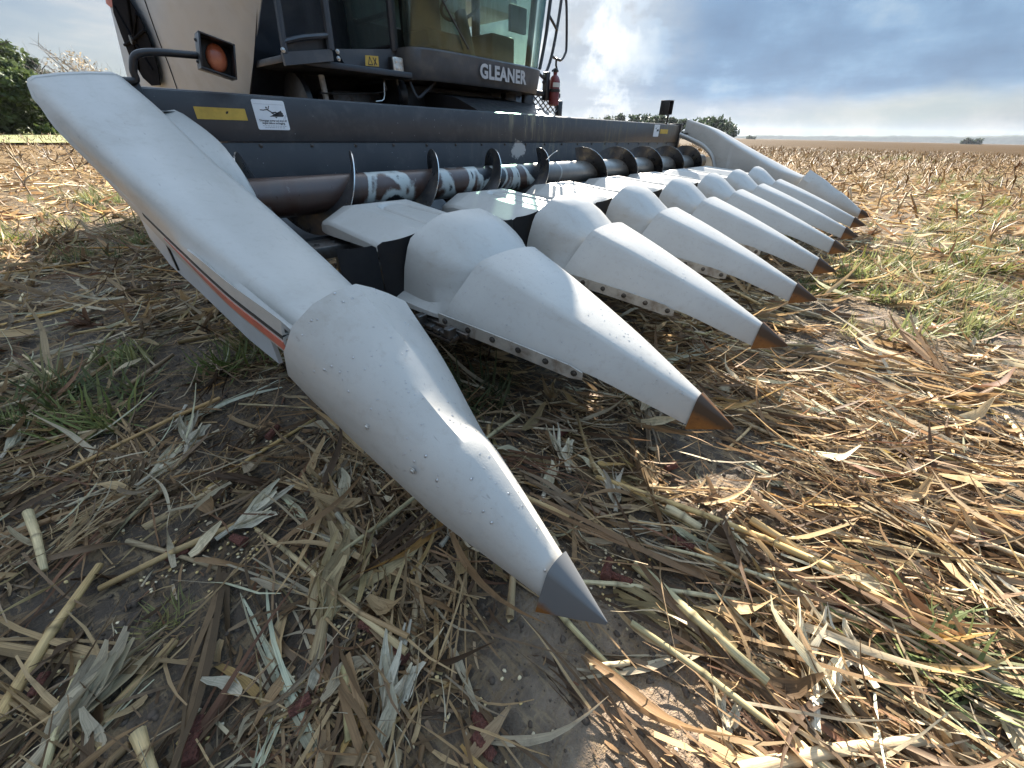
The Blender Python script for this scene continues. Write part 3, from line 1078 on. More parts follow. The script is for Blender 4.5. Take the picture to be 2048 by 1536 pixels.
for mir in (False, True):
    fd = loft('end_fender', fender_secs(mir), M_PLASTIC, head, closed=False, smooth=38, thick=0.007)
    # rear end plate, red stripe and skirt
    sec = fender_secs(mir)[-1]
    sgn = -1 if mir else 1
    ox = WIDE if mir else 0.0
    back = [(x, y - 0.004, z) for x, y, z in sec[3:16]]
    mk('rear_plate', back + [(x, y - 0.02, z) for x, y, z in back], [tuple(range(len(back))), tuple(range(2 * len(back) - 1, len(back) - 1, -1))] + [(i, i + 1, len(back) + i + 1, len(back) + i) for i in range(len(back) - 1)], M_PLASTIC, fd, 30)
    rows = []
    for k in range(24):
        y = 0.825 + (1.55 - 0.825) * k / 23
        fx, fz = crom(F_T, y)
        wdt = 0.031 * min(1.0, (1.60 - y) / 0.45)
        x0, z0 = fx - 0.0075, fz - 0.017
        rows.append([(ox + sgn * (x0 - 0.0035), y, z0 - 0.002), (ox + sgn * (x0 - 0.0035 + 0.005 * wdt / 0.037), y, z0 - 0.002 - wdt),
                     (ox + sgn * (x0 + 0.001 + 0.005 * wdt / 0.037), y, z0 - 0.002 - wdt), (ox + sgn * (x0 + 0.001), y, z0 - 0.002)])
    loft('red_stripe', rows, M_RED, fd, closed=True, smooth=30)
    gr = []
    for k in range(30):
        y = 0.825 + (1.70 - 0.825) * k / 29
        fx, fz = crom(F_T, y)
        gr.append([(ox + sgn * (fx + 0.010), y, fz - 0.0035), (ox + sgn * (fx - 0.0085), y, fz - 0.002), (ox + sgn * (fx - 0.0085), y, fz - 0.0135), (ox + sgn * (fx + 0.010), y, fz - 0.0115)])
    loft('seam_seal', gr, M_CREVICE, fd, closed=True, smooth=30)
    sk = [(2.22, 0.62), (2.22, 0.46), (2.0, 0.385), (1.62, 0.37), (1.17, 0.335), (0.95, 0.34), (0.95, 0.46), (1.5, 0.53), (1.9, 0.64)]
    xa, xb = ox + sgn * -0.135, ox + sgn * -0.125
    n_ = len(sk)
    mk('skirt_plate', [(xa, y, z) for y, z in sk] + [(xb, y, z) for y, z in sk],
       [tuple(range(n_)), tuple(range(2 * n_ - 1, n_ - 1, -1))] + [(i, (i + 1) % n_, n_ + (i + 1) % n_, n_ + i) for i in range(n_)], M_SILVER, fd, 30)
    bm = bmesh.new()
    add_box(bm, (min(ox + sgn * -0.141, ox + sgn * -0.1355), 1.83, 0.40), (max(ox + sgn * -0.141, ox + sgn * -0.1355), 1.845, 0.62), 0.001)
    bm_obj('skirt_seam', bm, M_BLACK, fd, 30)

# ---- back panel, top beam, trough
YP = 2.52
bm = bmesh.new()
add_box(bm, (0.10, YP, 0.80), (6.08, YP + 0.05, 1.0), 0.004)
add_box(bm, (0.10, YP + 0.008, 0.33), (6.08, YP + 0.05, 0.7985), 0.004)
add_box(bm, (0.06, YP + 0.052, 0.86), (6.12, YP + 0.17, 1.008), 0.008)
panel = bm_obj('back_panel', bm, M_PANEL, head, 30)
for k in range(21):
    bm = bmesh.new()
    add_bolt(bm, (0.245 + k * 0.275, YP + 0.008, 0.783), (0, -1, 0), 0.008, 0.007)
    bm_obj('rivet', bm, M_STEEL, panel, 40)
for x0, x1 in ((0.06, 0.10), (6.08, 6.13)):
    box('end_bracket', (x0, YP - 0.02, 0.60), (x1, YP + 0.16, 1.02), M_BLACK, head, 0.004)
secs = []
for k in range(14):
    a = rad(-10 - 130 * k / 13)
    secs.append((2.16 + 0.34 * math.cos(a), 0.60 + 0.27 * math.sin(a)))
tro = [[(0.12, y, z), (6.0, y, z), (6.0, y + 0.0, z - 0.012), (0.12, y, z - 0.012)] for y, z in secs]
loft('auger_trough', tro, M_BLACK, head, closed=True, smooth=50)
# the front sill of the trough with bolt heads, seen between near fender and first cover
bm = bmesh.new()
add_box(bm, (0.10, 1.74, 0.36), (6.0, 1.90, 0.415), 0.006)
for g in range(8):
    for k in range(3):
        add_bolt(bm, (g * ROW + 0.30 + 0.08 * k, 1.79, 0.415), (0, 0, 1), 0.010, 0.008)
bm_obj('trough_sill', bm, M_STEEL, head, 30)

# ---- auger
AY, AZ, AR, FR = 2.10, 0.582, 0.088, 0.192
lathe('auger_tube', [(AR, 0.10), (AR, 6.0)], (0, AY, AZ), M_AUGER, head, 28, 'X')


def flight(x_top, turns0, turns1, pitch, hand):
    vs_, fs, mi = [], [], []
    N = int((turns1 - turns0) * 40)
    for k in range(N + 1):
        tt = turns0 + (turns1 - turns0) * k / N
        a = 2 * math.pi * tt
        x = x_top - hand * pitch * tt
        # angle measured from the top towards the front
        c, s = math.cos(a), math.sin(a)
        for (rr, dx) in ((AR * 0.97, -0.004), (FR, -0.003), (FR, 0.003), (AR * 0.97, 0.004)):
            vs_.append((x + dx, AY - rr * s, AZ + rr * c))
    for k in range(N):
        for q in range(4):
            if q == 3:
                continue
            fs.append((k * 4 + q, k * 4 + q + 1, k * 4 + 4 + q + 1, k * 4 + 4 + q))
            mi.append(1 if q == 1 else 0)
    o = mk('auger_flight', vs_, fs, M_FLIGHT, head, 40)
    o.data.materials.append(M_EDGE)
    o.data.polygons.foreach_set('material_index', mi)
    return o


flight(0.795, -3.05, 1.15, 0.531, 1)
flight(2.99, -0.05, 4.6, 0.60, -1)

# ---- stickers on the panel
def sheet(name, lo, hi, y, mat, parent, r=0.006, th=0.0015):
    bm = bmesh.new()
    x0, z0 = lo
    x1, z1 = hi
    pts = []
    for cx_, cz_, a0 in ((x1 - r, z1 - r, 0), (x0 + r, z1 - r, 90), (x0 + r, z0 + r, 180), (x1 - r, z0 + r, 270)):
        for k in range(5):
            a = rad(a0 + 22.5 * k)
            pts.append((cx_ + r * math.cos(a), cz_ + r * math.sin(a)))
    f = bm.faces.new([bm.verts.new((x, y, z)) for x, z in pts])
    ex = bmesh.ops.extrude_face_region(bm, geom=[f])
    bmesh.ops.translate(bm, vec=(0, -th, 0), verts=[v for v in ex['geom'] if isinstance(v, bmesh.types.BMVert)])
    return bm_obj(name, bm, mat, parent, 30)


def flat_shape(bm, polys, y, th=0.0004):
    for pts in polys:
        f = bm.faces.new([bm.verts.new((x, y, z)) for x, z in pts])
        ex = bmesh.ops.extrude_face_region(bm, geom=[f])
        bmesh.ops.translate(bm, vec=(0, -th, 0), verts=[v for v in ex['geom'] if isinstance(v, bmesh.types.BMVert)])


def thick_line(pts, wdt):
    out = []
    for (a, b) in zip(pts[:-1], pts[1:]):
        d = Vector((b[0] - a[0], b[1] - a[1])).normalized()
        n = Vector((-d.y, d.x)) * wdt / 2
        e = d * wdt * 0.3
        out.append([(a[0] - e.x + n.x, a[1] - e.y + n.y), (a[0] - e.x - n.x, a[1] - e.y - n.y), (b[0] + e.x - n.x, b[1] + e.y - n.y), (b[0] + e.x + n.x, b[1] + e.y + n.y)])
    return out


def text_mesh(body, size, bold=0.0, space=1.0):
    cu_ = bpy.data.curves.new('lettering', 'FONT')
    cu_.body = body
    cu_.size = size
    cu_.offset = bold
    cu_.space_character = space
    cu_.align_x = 'CENTER'
    cu_.resolution_u = 3
    ob = bpy.data.objects.new('lettering', cu_)
    COL.objects.link(ob)
    dg = bpy.context.evaluated_depsgraph_get()
    me = bpy.data.meshes.new_from_object(ob.evaluated_get(dg))
    bpy.data.objects.remove(ob)
    bpy.data.curves.remove(cu_)
    return me


def warning_sticker(x0, z0, x1, z1, detail=True):
    ys = YP - 0.0012
    st = sheet('warning_sticker', (x0, z0), (x1, z1), ys, M_WHITE, head, 0.008)
    yf = ys - 0.0017
    W_, H_ = x1 - x0, z1 - z0

    def q(u, v):
        return (x0 + u * W_, z0 + v * H_)
    bm = bmesh.new()
    polys = []
    # falling figure: head, torso, arms, legs; toothed wedge below right
    hx, hz = q(0.40, 0.745)
    polys.append([(hx + 0.0045 * math.cos(k * math.pi / 4), hz + 0.0045 * math.sin(k * math.pi / 4)) for k in range(8)])
    polys += thick_line([q(0.42, 0.68), q(0.55, 0.585), q(0.66, 0.60), q(0.74, 0.555)], 0.0055)
    polys += thick_line([q(0.53, 0.575), q(0.62, 0.52), q(0.70, 0.50)], 0.005)
    polys += thick_line([q(0.43, 0.69), q(0.30, 0.66), q(0.20, 0.665)], 0.004)
    polys += thick_line([q(0.45, 0.70), q(0.49, 0.80)], 0.004)
    polys.append([q(0.44, 0.45), q(0.84, 0.67), q(0.86, 0.60), q(0.885, 0.59), q(0.88, 0.54), q(0.905, 0.51), q(0.87, 0.46)])
    polys.append([q(0.60, 0.445), q(0.68, 0.445), q(0.645, 0.40)])
    flat_shape(bm, polys, yf)
    bm_obj('pictogram', bm, M_INK, st)
    bm = bmesh.new()
    polys = thick_line([q(0.05, 0.86), q(0.95, 0.86)], 0.0008)
    if detail:
        for v_, a_, b_ in ((0.135, 0.16, 0.90), (0.075, 0.22, 0.84)):
            u = a_
            while u < b_:
                l_ = random.uniform(0.03, 0.09)
                polys += thick_line([q(u, v_), q(min(u + l_, b_), v_)], 0.0022)
                u += l_ + 0.028
    flat_shape(bm, polys, yf)
    tag(bm_obj('fine_print', bm, M_GREYINK, st), kind='stuff')
    bm = bmesh.new()
    polys = thick_line([q(0.86, 0.36), q(0.93, 0.48), q(0.99, 0.54)], 0.0012) + thick_line([q(0.92, 0.37), q(0.95, 0.46), q(0.99, 0.49)], 0.0012)
    flat_shape(bm, polys, yf)
    bm_obj('scratch_mark', bm, M_GREYINK, st)
    if detail:
        for body, v_ in (('Disengage power and shut off', 0.285), ('engine before unclogging.', 0.20)):
            me = text_mesh(body, 0.0132, 0.0003)
            for vv in me.vertices:
                vv.co = Vector((x0 + 0.52 * W_ + vv.co.x * 0.86, yf - 0.0004, z0 + v_ * H_ + vv.co.y))
            me.materials.append(M_INK)
            link('lettering', me, st)
    return st


warning_sticker(0.53, 0.855, 0.69, 0.985)
warning_sticker(5.26, 0.86, 5.42, 0.99, False)
rf = sheet('amber_reflector', (0.27, 0.893), (0.49, 0.942), YP - 0.0012, M_YELLOW, head, 0.002)
bm = bmesh.new()
flat_shape(bm, [[(0.398, 0.922), (0.405, 0.929), (0.412, 0.928), (0.408, 0.920), (0.400, 0.917)]], YP - 0.0031)
bm_obj('chipped_spot', bm, M_BLACK, rf)
sheet('amber_reflector', (5.46, 0.895), (5.70, 0.945), YP - 0.0012, M_YELLOW, head, 0.002)

# ---- marker lamps on bent tubes
def marker_lamp(c, s, yaw, pitch):
    """hooded lamp box: open front, oval lens"""
    rot = Matrix.Translation(Vector(c)) @ Matrix.Rotation(yaw, 4, 'Z') @ Matrix.Rotation(pitch, 4, 'Y') @ Matrix.Scale(s, 4)
    bm = bmesh.new()
    a, t_, d0, d1 = 0.5, 0.05, -0.40, 0.34
    add_box(bm, (-a, d0, a - t_), (a, d1, a), 0.012)
    add_box(bm, (-a, d0, -a), (a, d1, -a + t_), 0.012)
    add_box(bm, (-a, d0 * 0.99, -a + t_), (-a + t_, d1 * 0.99, a - t_), 0.006)
    add_box(bm, (a - t_, d0 * 0.99, -a + t_), (a, d1 * 0.99, a - t_), 0.006)
    add_box(bm, (-a * 0.98, d1 - 0.06, -a * 0.98), (a * 0.98, d1 - 0.002, a * 0.98), 0.006)
    for zz_ in (0.3, -0.3):
        add_bolt(bm, (-a, 0.1, zz_), (-1, 0, 0), 0.04, 0.05)
    bmesh.ops.transform(bm, matrix=rot, verts=bm.verts)
    ob = bm_obj('marker_lamp', bm, M_BLACK, head, 35)
    bm = bmesh.new()
    bmesh.ops.create_uvsphere(bm, u_segments=20, v_segments=12, radius=0.5)
    bmesh.ops.scale(bm, vec=(0.62, 0.30, 0.80), verts=bm.verts)
    bmesh.ops.translate(bm, vec=(0.04, 0.16, 0), verts=bm.verts)
    bmesh.ops.transform(bm, matrix=rot, verts=bm.verts)
    bm_obj('lens', bm, M_LENS, ob, 60)
    return ob


lamp = marker_lamp((0.405, 2.43, 1.128), 0.132, rad(-6), rad(14))
tube('lamp_arm', smooth_path([(0.02, 2.50, 1.02), (0.085, 2.49, 1.022), (0.092, 2.485, 1.055), (0.112, 2.475, 1.10), (0.15, 2.465, 1.118), (0.22, 2.455, 1.125), (0.34, 2.45, 1.128)], 5), 0.0135, M_BLACK, lamp, 12)
lamp2 = marker_lamp((5.46, 2.50, 1.175), 0.155, rad(4), rad(-3))
tube('lamp_arm', smooth_path([(5.68, 2.55, 0.99), (5.68, 2.55, 1.10), (5.665, 2.55, 1.15), (5.62, 2.54, 1.165), (5.53, 2.53, 1.17)], 5), 0.014, M_BLACK, lamp2, 10)

# a loose stalk caught on the auger
tube('caught_stem', smooth_path([(2.27, 1.94, 0.70), (2.36, 1.96, 0.735), (2.48, 2.0, 0.755)], 3), 0.0025, M_STRIP, head, 5)

# ---- rain drops standing on the two nearest snouts, thinning further off
def drops(parent, n, seed, off=(0, 0, 0), ymax=9.0, rmin=0.0014, rmax=0.0044):
    r_ = random.Random(seed)
    me = parent.data
    me.calc_loop_triangles()
    tr = [t_ for t_ in me.loop_triangles if t_.normal.z > 0.35 and me.vertices[t_.vertices[0]].co.y < ymax]
    area = np.cumsum([t_.area for t_ in tr])
    bm = bmesh.new()
    cl = [(r_.random() * area[-1]) for _ in range(max(1, n // 7))]
    for k in range(n):
        pick = r_.random() * area[-1]
        t_ = tr[int(np.searchsorted(area, pick))]
        a, b, c = [me.vertices[i].co for i in t_.vertices]
        u, v = r_.random(), r_.random()
        if u + v > 1:
            u, v = 1 - u, 1 - v
        p = a + (b - a) * u + (c - a) * v
        rr = rmin + (rmax - rmin) * r_.random() ** 2.2
        nrm = t_.normal
        q = nrm.to_track_quat('Z', 'Y').to_matrix().to_4x4()
        m = Matrix.Translation(p - nrm * rr * 0.1) @ q @ Matrix.Diagonal((rr, rr * r_.uniform(0.8, 1.25), rr * 0.55, 1))
        bmesh.ops.create_icosphere(bm, subdivisions=1, radius=1.0, matrix=m)
    o = bm_obj('water_drops', bm, M_WATER, parent, 80)
    tag(o, kind='stuff')


drops(end_snouts[0], 240, 5)
_sn = [o for o in head.children if o.name.startswith('snout')]
drops(_sn[0], 330, 6)
for i_, s_ in enumerate(_sn[1:4]):
    drops(s_, 150 - 30 * i_, 20 + i_)

# ================================================================ the combine behind the head
comb = empty('combine_harvester', (3.0, 5.0, 0.0))
tag(comb, 'silver and charcoal combine harvester with glass cab behind the corn head', 'combine')


def plate(name, pts, off, mat, parent, smooth=30):
    """polygon sheet with thickness off (Vector)"""
    pts = [Vector(p) for p in pts]
    off = Vector(off)
    n = len(pts)
    return mk(name, pts + [p + off for p in pts], [tuple(range(n)), tuple(range(2 * n - 1, n - 1, -1))] + [(i, (i + 1) % n, n + (i + 1) % n, n + i) for i in range(n)], mat, parent, smooth)


# left side shield: bowed sheet that swells outwards towards its rear edge
def shield_span(z):
    return 4.12 - 1.42 * min(z - 0.95, 0.85), 6.05 - 1.05 * (z - 0.95)


def shield_x(y, z):
    yf, yr = shield_span(z)
    u = max(0.0, min(1.0, (y - yf) / (yr - yf)))
    return 1.03 - 0.40 * u ** 0.85 - 0.06 * math.sin(math.pi * u)


def on_shield(px, py, off=0.0):
    X = 0.85
    for _ in range(14):
        p = atx(px, py, X)
        X = 0.5 * X + 0.5 * shield_x(p.y, p.z)
    p = atx(px, py, X)
    return Vector((shield_x(p.y, p.z) - off, p.y, p.z))


def side_secs():
    secs = []
    for k in range(15):
        z = 0.95 + k / 14 * 1.85
        yf, yr = shield_span(z)
        row = [(shield_x(yf + (yr - yf) * i / 24, z), yf + (yr - yf) * i / 24, z) for i in range(25)]
        row += [(0.66, yr + 0.05, z), (0.76, yr + 0.09, z), (1.35, yr + 0.12, z)]
        secs.append(row)
    return secs


side = loft('side_shield', side_secs(), M_SILVER, comb, closed=False, smooth=40, thick=0.012)

# oval air-intake screen let into the shield, with ribs radiating from a hub
left_px = [(232, -30), (236, 0), (239, 27), (253, 68), (270, 113), (297, 157), (314, 172)]
right_px = [(331, 171), (325, 130), (311, 82), (290, 34), (270, 0), (255, -30)]
def along(poly, f):
    k = min(int(f * (len(poly) - 1)), len(poly) - 2)
    g = f * (len(poly) - 1) - k
    return (poly[k][0] * (1 - g) + poly[k + 1][0] * g, poly[k][1] * (1 - g) + poly[k + 1][1] * g)


rp_ = right_px[::-1]
grid = []
for i in range(13):
    a_, b_ = along(left_px, i / 12), along(rp_, i / 12)
    grid.append([on_shield(a_[0] + (b_[0] - a_[0]) * j / 8, a_[1] + (b_[1] - a_[1]) * j / 8, 0.032) for j in range(9)])
scr = loft('air_screen', grid, M_INTAKE, side, closed=False, smooth=50, thick=0.006)
hub = on_shield(281, 82, 0.045)
for px, py in ((243, 15), (262, 92), (287, 30), (303, 62), (318, 140), (290, 140), (268, -10)):
    tube('rib', [hub, on_shield(px, py, 0.042)], 0.010, M_INTAKE, scr, 6)
lathe('hub', [(0.03, -0.02), (0.03, 0.02)], tuple(hub), M_STEEL, scr, 12, 'X')
# door seam of the shield
tube('shield_seam', smooth_path([on_shield(*q, 0.002) for q in ((286, -20), (290, 0), (318, 80), (338, 130), (356, 182))], 5), 0.004, M_BLACK, side, 5)
# faded red corner mark
plate('red_mark', [on_shield(*q, 0.014) for q in ((212, -14), (234, -14), (235, 8), (226, 16), (217, 8))], (0.004, 0, 0), M_RED, side)

# dark front of the body between shield and cab
plate('body_front', [(1.02, 4.06, 0.92), (1.02, 3.10, 1.72), (1.02, 3.10, 2.9), (2.25, 4.30, 2.9), (2.25, 4.30, 0.92)], (0.02, 0.06, 0), M_DARK, comb)
plate('silver_corner_plate', [at(556, -25, 3.5), at(556, 6, 3.5), at(640, 22, 3.7), at(640, -30, 3.7)], (0.01, 0.02, 0), M_SILVER, comb)
# main body, tank and engine deck behind
bm = bmesh.new()
add_box(bm, (1.36, 4.9, 0.95), (4.35, 6.5, 2.7), 0.12)
bm_obj('body', bm, M_SILVER, comb, 40)
bm = bmesh.new()
add_box(bm, (1.5, 4.44, 2.12), (4.78, 6.2, 3.15), 0.10)
bm_obj('grain_tank', bm, M_SILVER, comb, 40)
bm = bmesh.new()
add_box(bm, (1.9, 6.48, 0.8), (4.3, 8.0, 1.6), 0.18)
bm_obj('rear_hood', bm, M_SILVER, comb, 40)
# axle, feeder house and the clutter below the cab
bm = bmesh.new()
add_box(bm, (1.4, 4.55, 0.55), (4.6, 4.85, 0.95), 0.03)
bm_obj('front_axle', bm, M_BLACK, comb, 40)
loft('feeder_house', [[(2.42, y, z0), (3.52, y, z0), (3.52, y, z1), (2.42, y, z1)] for y, z0, z1 in ((2.70, 0.42, 0.98), (3.1, 0.45, 1.12), (4.5, 0.75, 1.30))], M_BLACK, comb, closed=True, smooth=30)
bm = bmesh.new()
add_box(bm, (2.05, 3.55, 0.92), (3.35, 4.3, 1.22), 0.02)
bm_obj('cab_mount', bm, M_BLACK, comb, 30)
bm = bmesh.new()
add_box(bm, (1.55, 3.62, 0.92), (2.02, 3.9, 1.14), 0.03)
bm_obj('hydraulic_block', bm, M_STEEL, comb, 30)
tube('lift_strut', [at(642, 150, 3.45), at(654, 205, 3.45)], 0.022, M_STRIP, comb, 8)
tube('brake_line', smooth_path([at(640, 186, 3.4), at(700, 188, 3.4), at(768, 184, 3.4), at(770, 168, 3.4), at(768, 160, 3.4)], 4), 0.006, M_STEEL, comb, 6)
tube('steel_rod', smooth_path([at(752, 203, 3.3), at(768, 198, 3.3), at(768, 165, 3.3)], 3), 0.005, M_BRIGHT, comb, 6)
lathe('pulley', [(0.05, -0.05), (0.13, -0.045), (0.10, 0.0), (0.13, 0.045), (0.05, 0.05)], tuple(at(790, 190, 3.5)), M_BLACK, comb, 20, 'X')
lathe('belt_guard', [(0.16, -0.03), (0.20, -0.02), (0.20, 0.02), (0.16, 0.03)], tuple(at(600, 210, 3.6)), M_BLACK, comb, 22, 'X')
tube('hydraulic_hose', smooth_path([at(820, 165, 3.3), at(835, 195, 3.25), at(850, 185, 3.25), at(870, 165, 3.3)], 5), 0.012, M_RUBBER, comb, 8)


def wheel(x0, x1, y, r, rim):
    prof = [(rim, x0 + 0.05), (r * 0.90, x0), (r * 0.98, x0 + 0.05), (r, (x0 + x1) / 2), (r * 0.98, x1 - 0.05), (r * 0.90, x1), (rim, x1 - 0.05)]
    o = lathe('tyre', prof, (0, y, r - 0.09), M_RUBBER, comb, 36, 'X')
    bm = bmesh.new()
    for k in range(26):
        a = 2 * math.pi * k / 26
        for sgn, xa, xb in ((1, x0 + 0.03, (x0 + x1) / 2), (-1, (x0 + x1) / 2, x1 - 0.03)):
            da = 0.10 * sgn
            p = [(xa, a), (xb, a + da), (xb, a + da + 0.09), (xa, a + 0.09)]
            lo = [bm.verts.new((x, y + r * 0.97 * math.cos(q), r - 0.09 + r * 0.97 * math.sin(q))) for x, q in p]
            hi = [bm.verts.new((x, y + r * 1.035 * math.cos(q), r - 0.09 + r * 1.035 * math.sin(q))) for x, q in p]
            bm.faces.new(hi)
            for i in range(4):
                bm.faces.new((lo[i], lo[(i + 1) % 4], hi[(i + 1) % 4], hi[i]))
    bm_obj('tread', bm, M_RUBBER, o, 30)
    lathe('rim', [(rim * 0.2, x0 + 0.12), (rim, x0 + 0.07), (rim, x1 - 0.07), (rim * 0.2, x1 - 0.12)], (0, y, r - 0.09), M_SILVER, o, 24, 'X')


wheel(1.32, 1.92, 4.7, 0.80, 0.40)
wheel(4.18, 4.78, 4.7, 0.80, 0.40)
wheel(1.9, 2.25, 7.4, 0.55, 0.28)
wheel(3.95, 4.30, 7.4, 0.55, 0.28)

# ---- operator platform with its rails, left of the cab
def rail(name, pts, r=0.016, mat=M_DARK, k=5, par=None):
    return tube(name, smooth_path(pts, k), r, mat, par or comb, 8)


YS = 3.2
pl = [at(565, 104, YS), at(664, 98, YS), at(668, 122, YS), at(572, 131, YS)]
plate('platform_edge', pl, (0, 0.03, 0), M_CAB, comb)
bm = bmesh.new()
a_, b_ = pl[0], pl[1]
add_box(bm, (a_.x, 3.235, a_.z - 0.05), (2.08, 4.2, a_.z - 0.01), 0.006)
plat = bm_obj('platform_deck', bm, M_DARK, comb, 30)
for px0, py0, px1, py1 in ((545, -60, 570, 106), (640, -60, 662, 100)):
    tube('rail_post', [at(px0, py0, YS + 0.015), at(px1, py1, YS + 0.015)], 0.021 if px0 < 600 else 0.026, M_DARK, comb, 8)
rail('rail_bar', [at(566, 84, YS + 0.01), at(600, 76, YS + 0.01), at(632, 73, YS + 0.01), at(656, 71, YS + 0.01)], 0.016)
plate('toe_board', [at(570, 88, YS + 0.05), at(656, 76, YS + 0.05), at(658, 98, YS + 0.05), at(572, 104, YS + 0.05)], (0, 0.01, 0), M_BLACK, comb)
for px, py in ((566, 100), (675, 103), (677, 117)):
    bm = bmesh.new()
    add_bolt(bm, at(px, py, YS - 0.004), (0, -1, 0), 0.010, 0.009)
    bm_obj('bolt', bm, M_BRIGHT, comb, 40)

# ---- cab: curved lower fairing, glass, posts, roof, seat and wheel
def cab_plan(n=26, grow=0.0):
    """outline of the cab base seen from above, left rear -> front -> right rear"""
    pts = [(2.06 - grow, 4.35), (2.07 - grow, 3.85), (2.08 - grow, 3.48)]
    for k in range(n + 1):
        a = math.pi - math.pi * k / n
        c, s = math.cos(a), math.sin(a)
        x = 2.94 + (0.86 + grow) * math.copysign(abs(c) ** 0.42, c)
        y = 3.42 - (0.27 + grow) * abs(s) ** 0.55
        pts.append((x, y))
    pts += [(3.81 + grow, 3.48), (3.82 + grow, 3.85), (3.82 + grow, 4.35)]
    return pts


def cab_band(name, z0, z1, g0, g1, mat, par, th=0.0, lip=0.0):
    P0, P1 = cab_plan(grow=g0), cab_plan(grow=g1)
    secs = [[(x, y, z0) for x, y in P0]]
    for f in (0.06, 0.5, 0.94):
        secs.append([(a[0] + (b[0] - a[0]) * f, a[1] + (b[1] - a[1]) * f - (0.012 if 0 < f < 1 and lip else 0), z0 + (z1 - z0) * f) for a, b in zip(P0, P1)])
    secs.append([(x, y, z1) for x, y in P1])
    return loft(name, secs, mat, par, closed=False, smooth=40, thick=th)


fair = cab_band('cab_fairing', 1.225, 1.435, -0.03, 0.0, M_CAB, comb, 0.03, 1)
lo_ = cab_plan(grow=-0.05)
n_ = len(lo_)
mk('cab_floor', [(x, y, 1.23) for x, y in lo_] + [(x, y, 1.40) for x, y in lo_], [tuple(range(n_))[::-1], tuple(range(n_, 2 * n_))] + [(i, (i + 1) % n_, n_ + (i + 1) % n_, n_ + i) for i in range(n_)], M_BLACK, comb, 30)

# lettering wrapped on the fairing
P_ = cab_plan(grow=0.0)
front = [p for p in P_ if p[1] < 3.43]
fx_ = [p[0] for p in front]
fy_ = [p[1] for p in front]
me = text_mesh('GLEANER', 0.150, 0.0062, 1.06)
wx = max(v.co.x for v in me.vertices) - min(v.co.x for v in me.vertices)
for v in me.vertices:
    X = 3.085 + v.co.x * (0.66 / wx)
    Z = 1.288 + v.co.y * 0.95
    Y = float(np.interp(X, fx_, fy_))
    v.co = Vector((X, Y - 0.016, Z))
me.materials.append(M_LETTER)
link('lettering', me, fair)

# window glass: curved windscreen and side panes, each its own pane
def glass_pane(name, plan, z0, z1, lean=0.10, mat=None):
    secs = []
    for k in range(7):
        f = k / 6
        secs.append([(2.94 + (x - 2.94) * (1 + 0.03 * f), y - lean * f * (1 if y < 3.6 else 0), z0 + (z1 - z0) * f) for x, y in plan])
    return loft(name, secs, mat or M_GLASS, comb, closed=False, smooth=60, thick=0.006)


ws = [p for p in cab_plan(grow=-0.02)[4:-4]]
glass_pane('windscreen', ws, 1.44, 2.26)
glass_pane('side_pane', [(2.085, 4.20), (2.09, 3.50)], 1.46, 2.26, mat=M_GLASS_SKY)
glass_pane('side_pane', [(3.80, 3.50), (3.805, 4.20)], 1.46, 2.26)
glass_pane('rear_pane', [(2.2, 4.33), (3.7, 4.33)], 1.75, 2.26)
for (x, y, r_) in ((2.082, 3.455, 0.035), (3.80, 3.455, 0.035), (2.08, 4.27, 0.05), (3.80, 4.27, 0.05)):
    tube('cab_post', [(x, y, 1.42), (2.94 + (x - 2.94) * 1.03, y - (0.08 if y < 3.6 else 0), 2.28)], r_, M_DARK, comb, 8)
for z in (1.452,):
    tube('window_gasket', [(2.078, 4.22, z), (2.082, 3.49, z)], 0.014, M_RUBBER, comb, 6)
rp = cab_plan(grow=0.08)
n_ = len(rp)
mk('cab_roof', [(x, y - 0.1, 2.27) for x, y in rp] + [(x, y - 0.1, 2.31) for x, y in rp] + [(2.94 + (x - 2.94) * 0.92, 3.8 + (y - 3.8) * 0.92 - 0.1, 2.37) for x, y in rp],
   [tuple(range(n_))[::-1], tuple(range(2 * n_, 3 * n_))] + [(j * n_ + i, j * n_ + (i + 1) % n_, (j + 1) * n_ + (i + 1) % n_, (j + 1) * n_ + i) for j in (0, 1) for i in range(n_)], M_SILVER, comb, 40)
box('cab_rear_wall', (2.1, 4.34, 1.40), (3.8, 4.40, 1.74), M_INT2, comb, 0.004)
box('side_console', (3.35, 3.55, 1.42), (3.70, 4.2, 1.72), M_INT2, comb, 0.03)
bm = bmesh.new()
add_box(bm, (2.72, 3.80, 1.55), (3.22, 4.22, 1.70), 0.05)
add_box(bm, (2.74, 4.14, 1.62), (3.20, 4.28, 2.30), 0.05)
add_box(bm, (2.82, 3.9, 1.41), (3.12, 4.15, 1.56), 0.02)
bm_obj('operator_seat', bm, M_INT, comb, 40)
tube('steering_column', [(2.93, 3.42, 1.41), (2.93, 3.56, 1.80)], 0.055, M_INT, comb, 10)
ringp = [(2.93 + 0.19 * math.cos(a), 3.56 + 0.17 * math.sin(a) * 0.85, 1.84 + 0.17 * math.sin(a) * -0.45) for a in [2 * math.pi * k / 24 for k in range(25)]]
tube('steering_wheel', ringp, 0.014, M_INT, comb, 8)
tube('wiper_arm', [(2.62, 3.13, 1.47), (2.36, 3.15, 1.75)], 0.007, M_BLACK, comb, 6)
box('monitor', (3.42, 3.36, 1.72), (3.66, 3.40, 1.92), M_INT, comb, 0.008)
tube('door_bar', [(2.11, 3.52, 1.66), (2.11, 4.0, 1.655)], 0.022, M_INT, comb, 8)
tube('mirror_arm', smooth_path([(2.02, 3.45, 2.3), (1.86, 3.40, 2.1), (1.86, 3.40, 1.9)], 4), 0.012, M_BLACK, comb, 6)

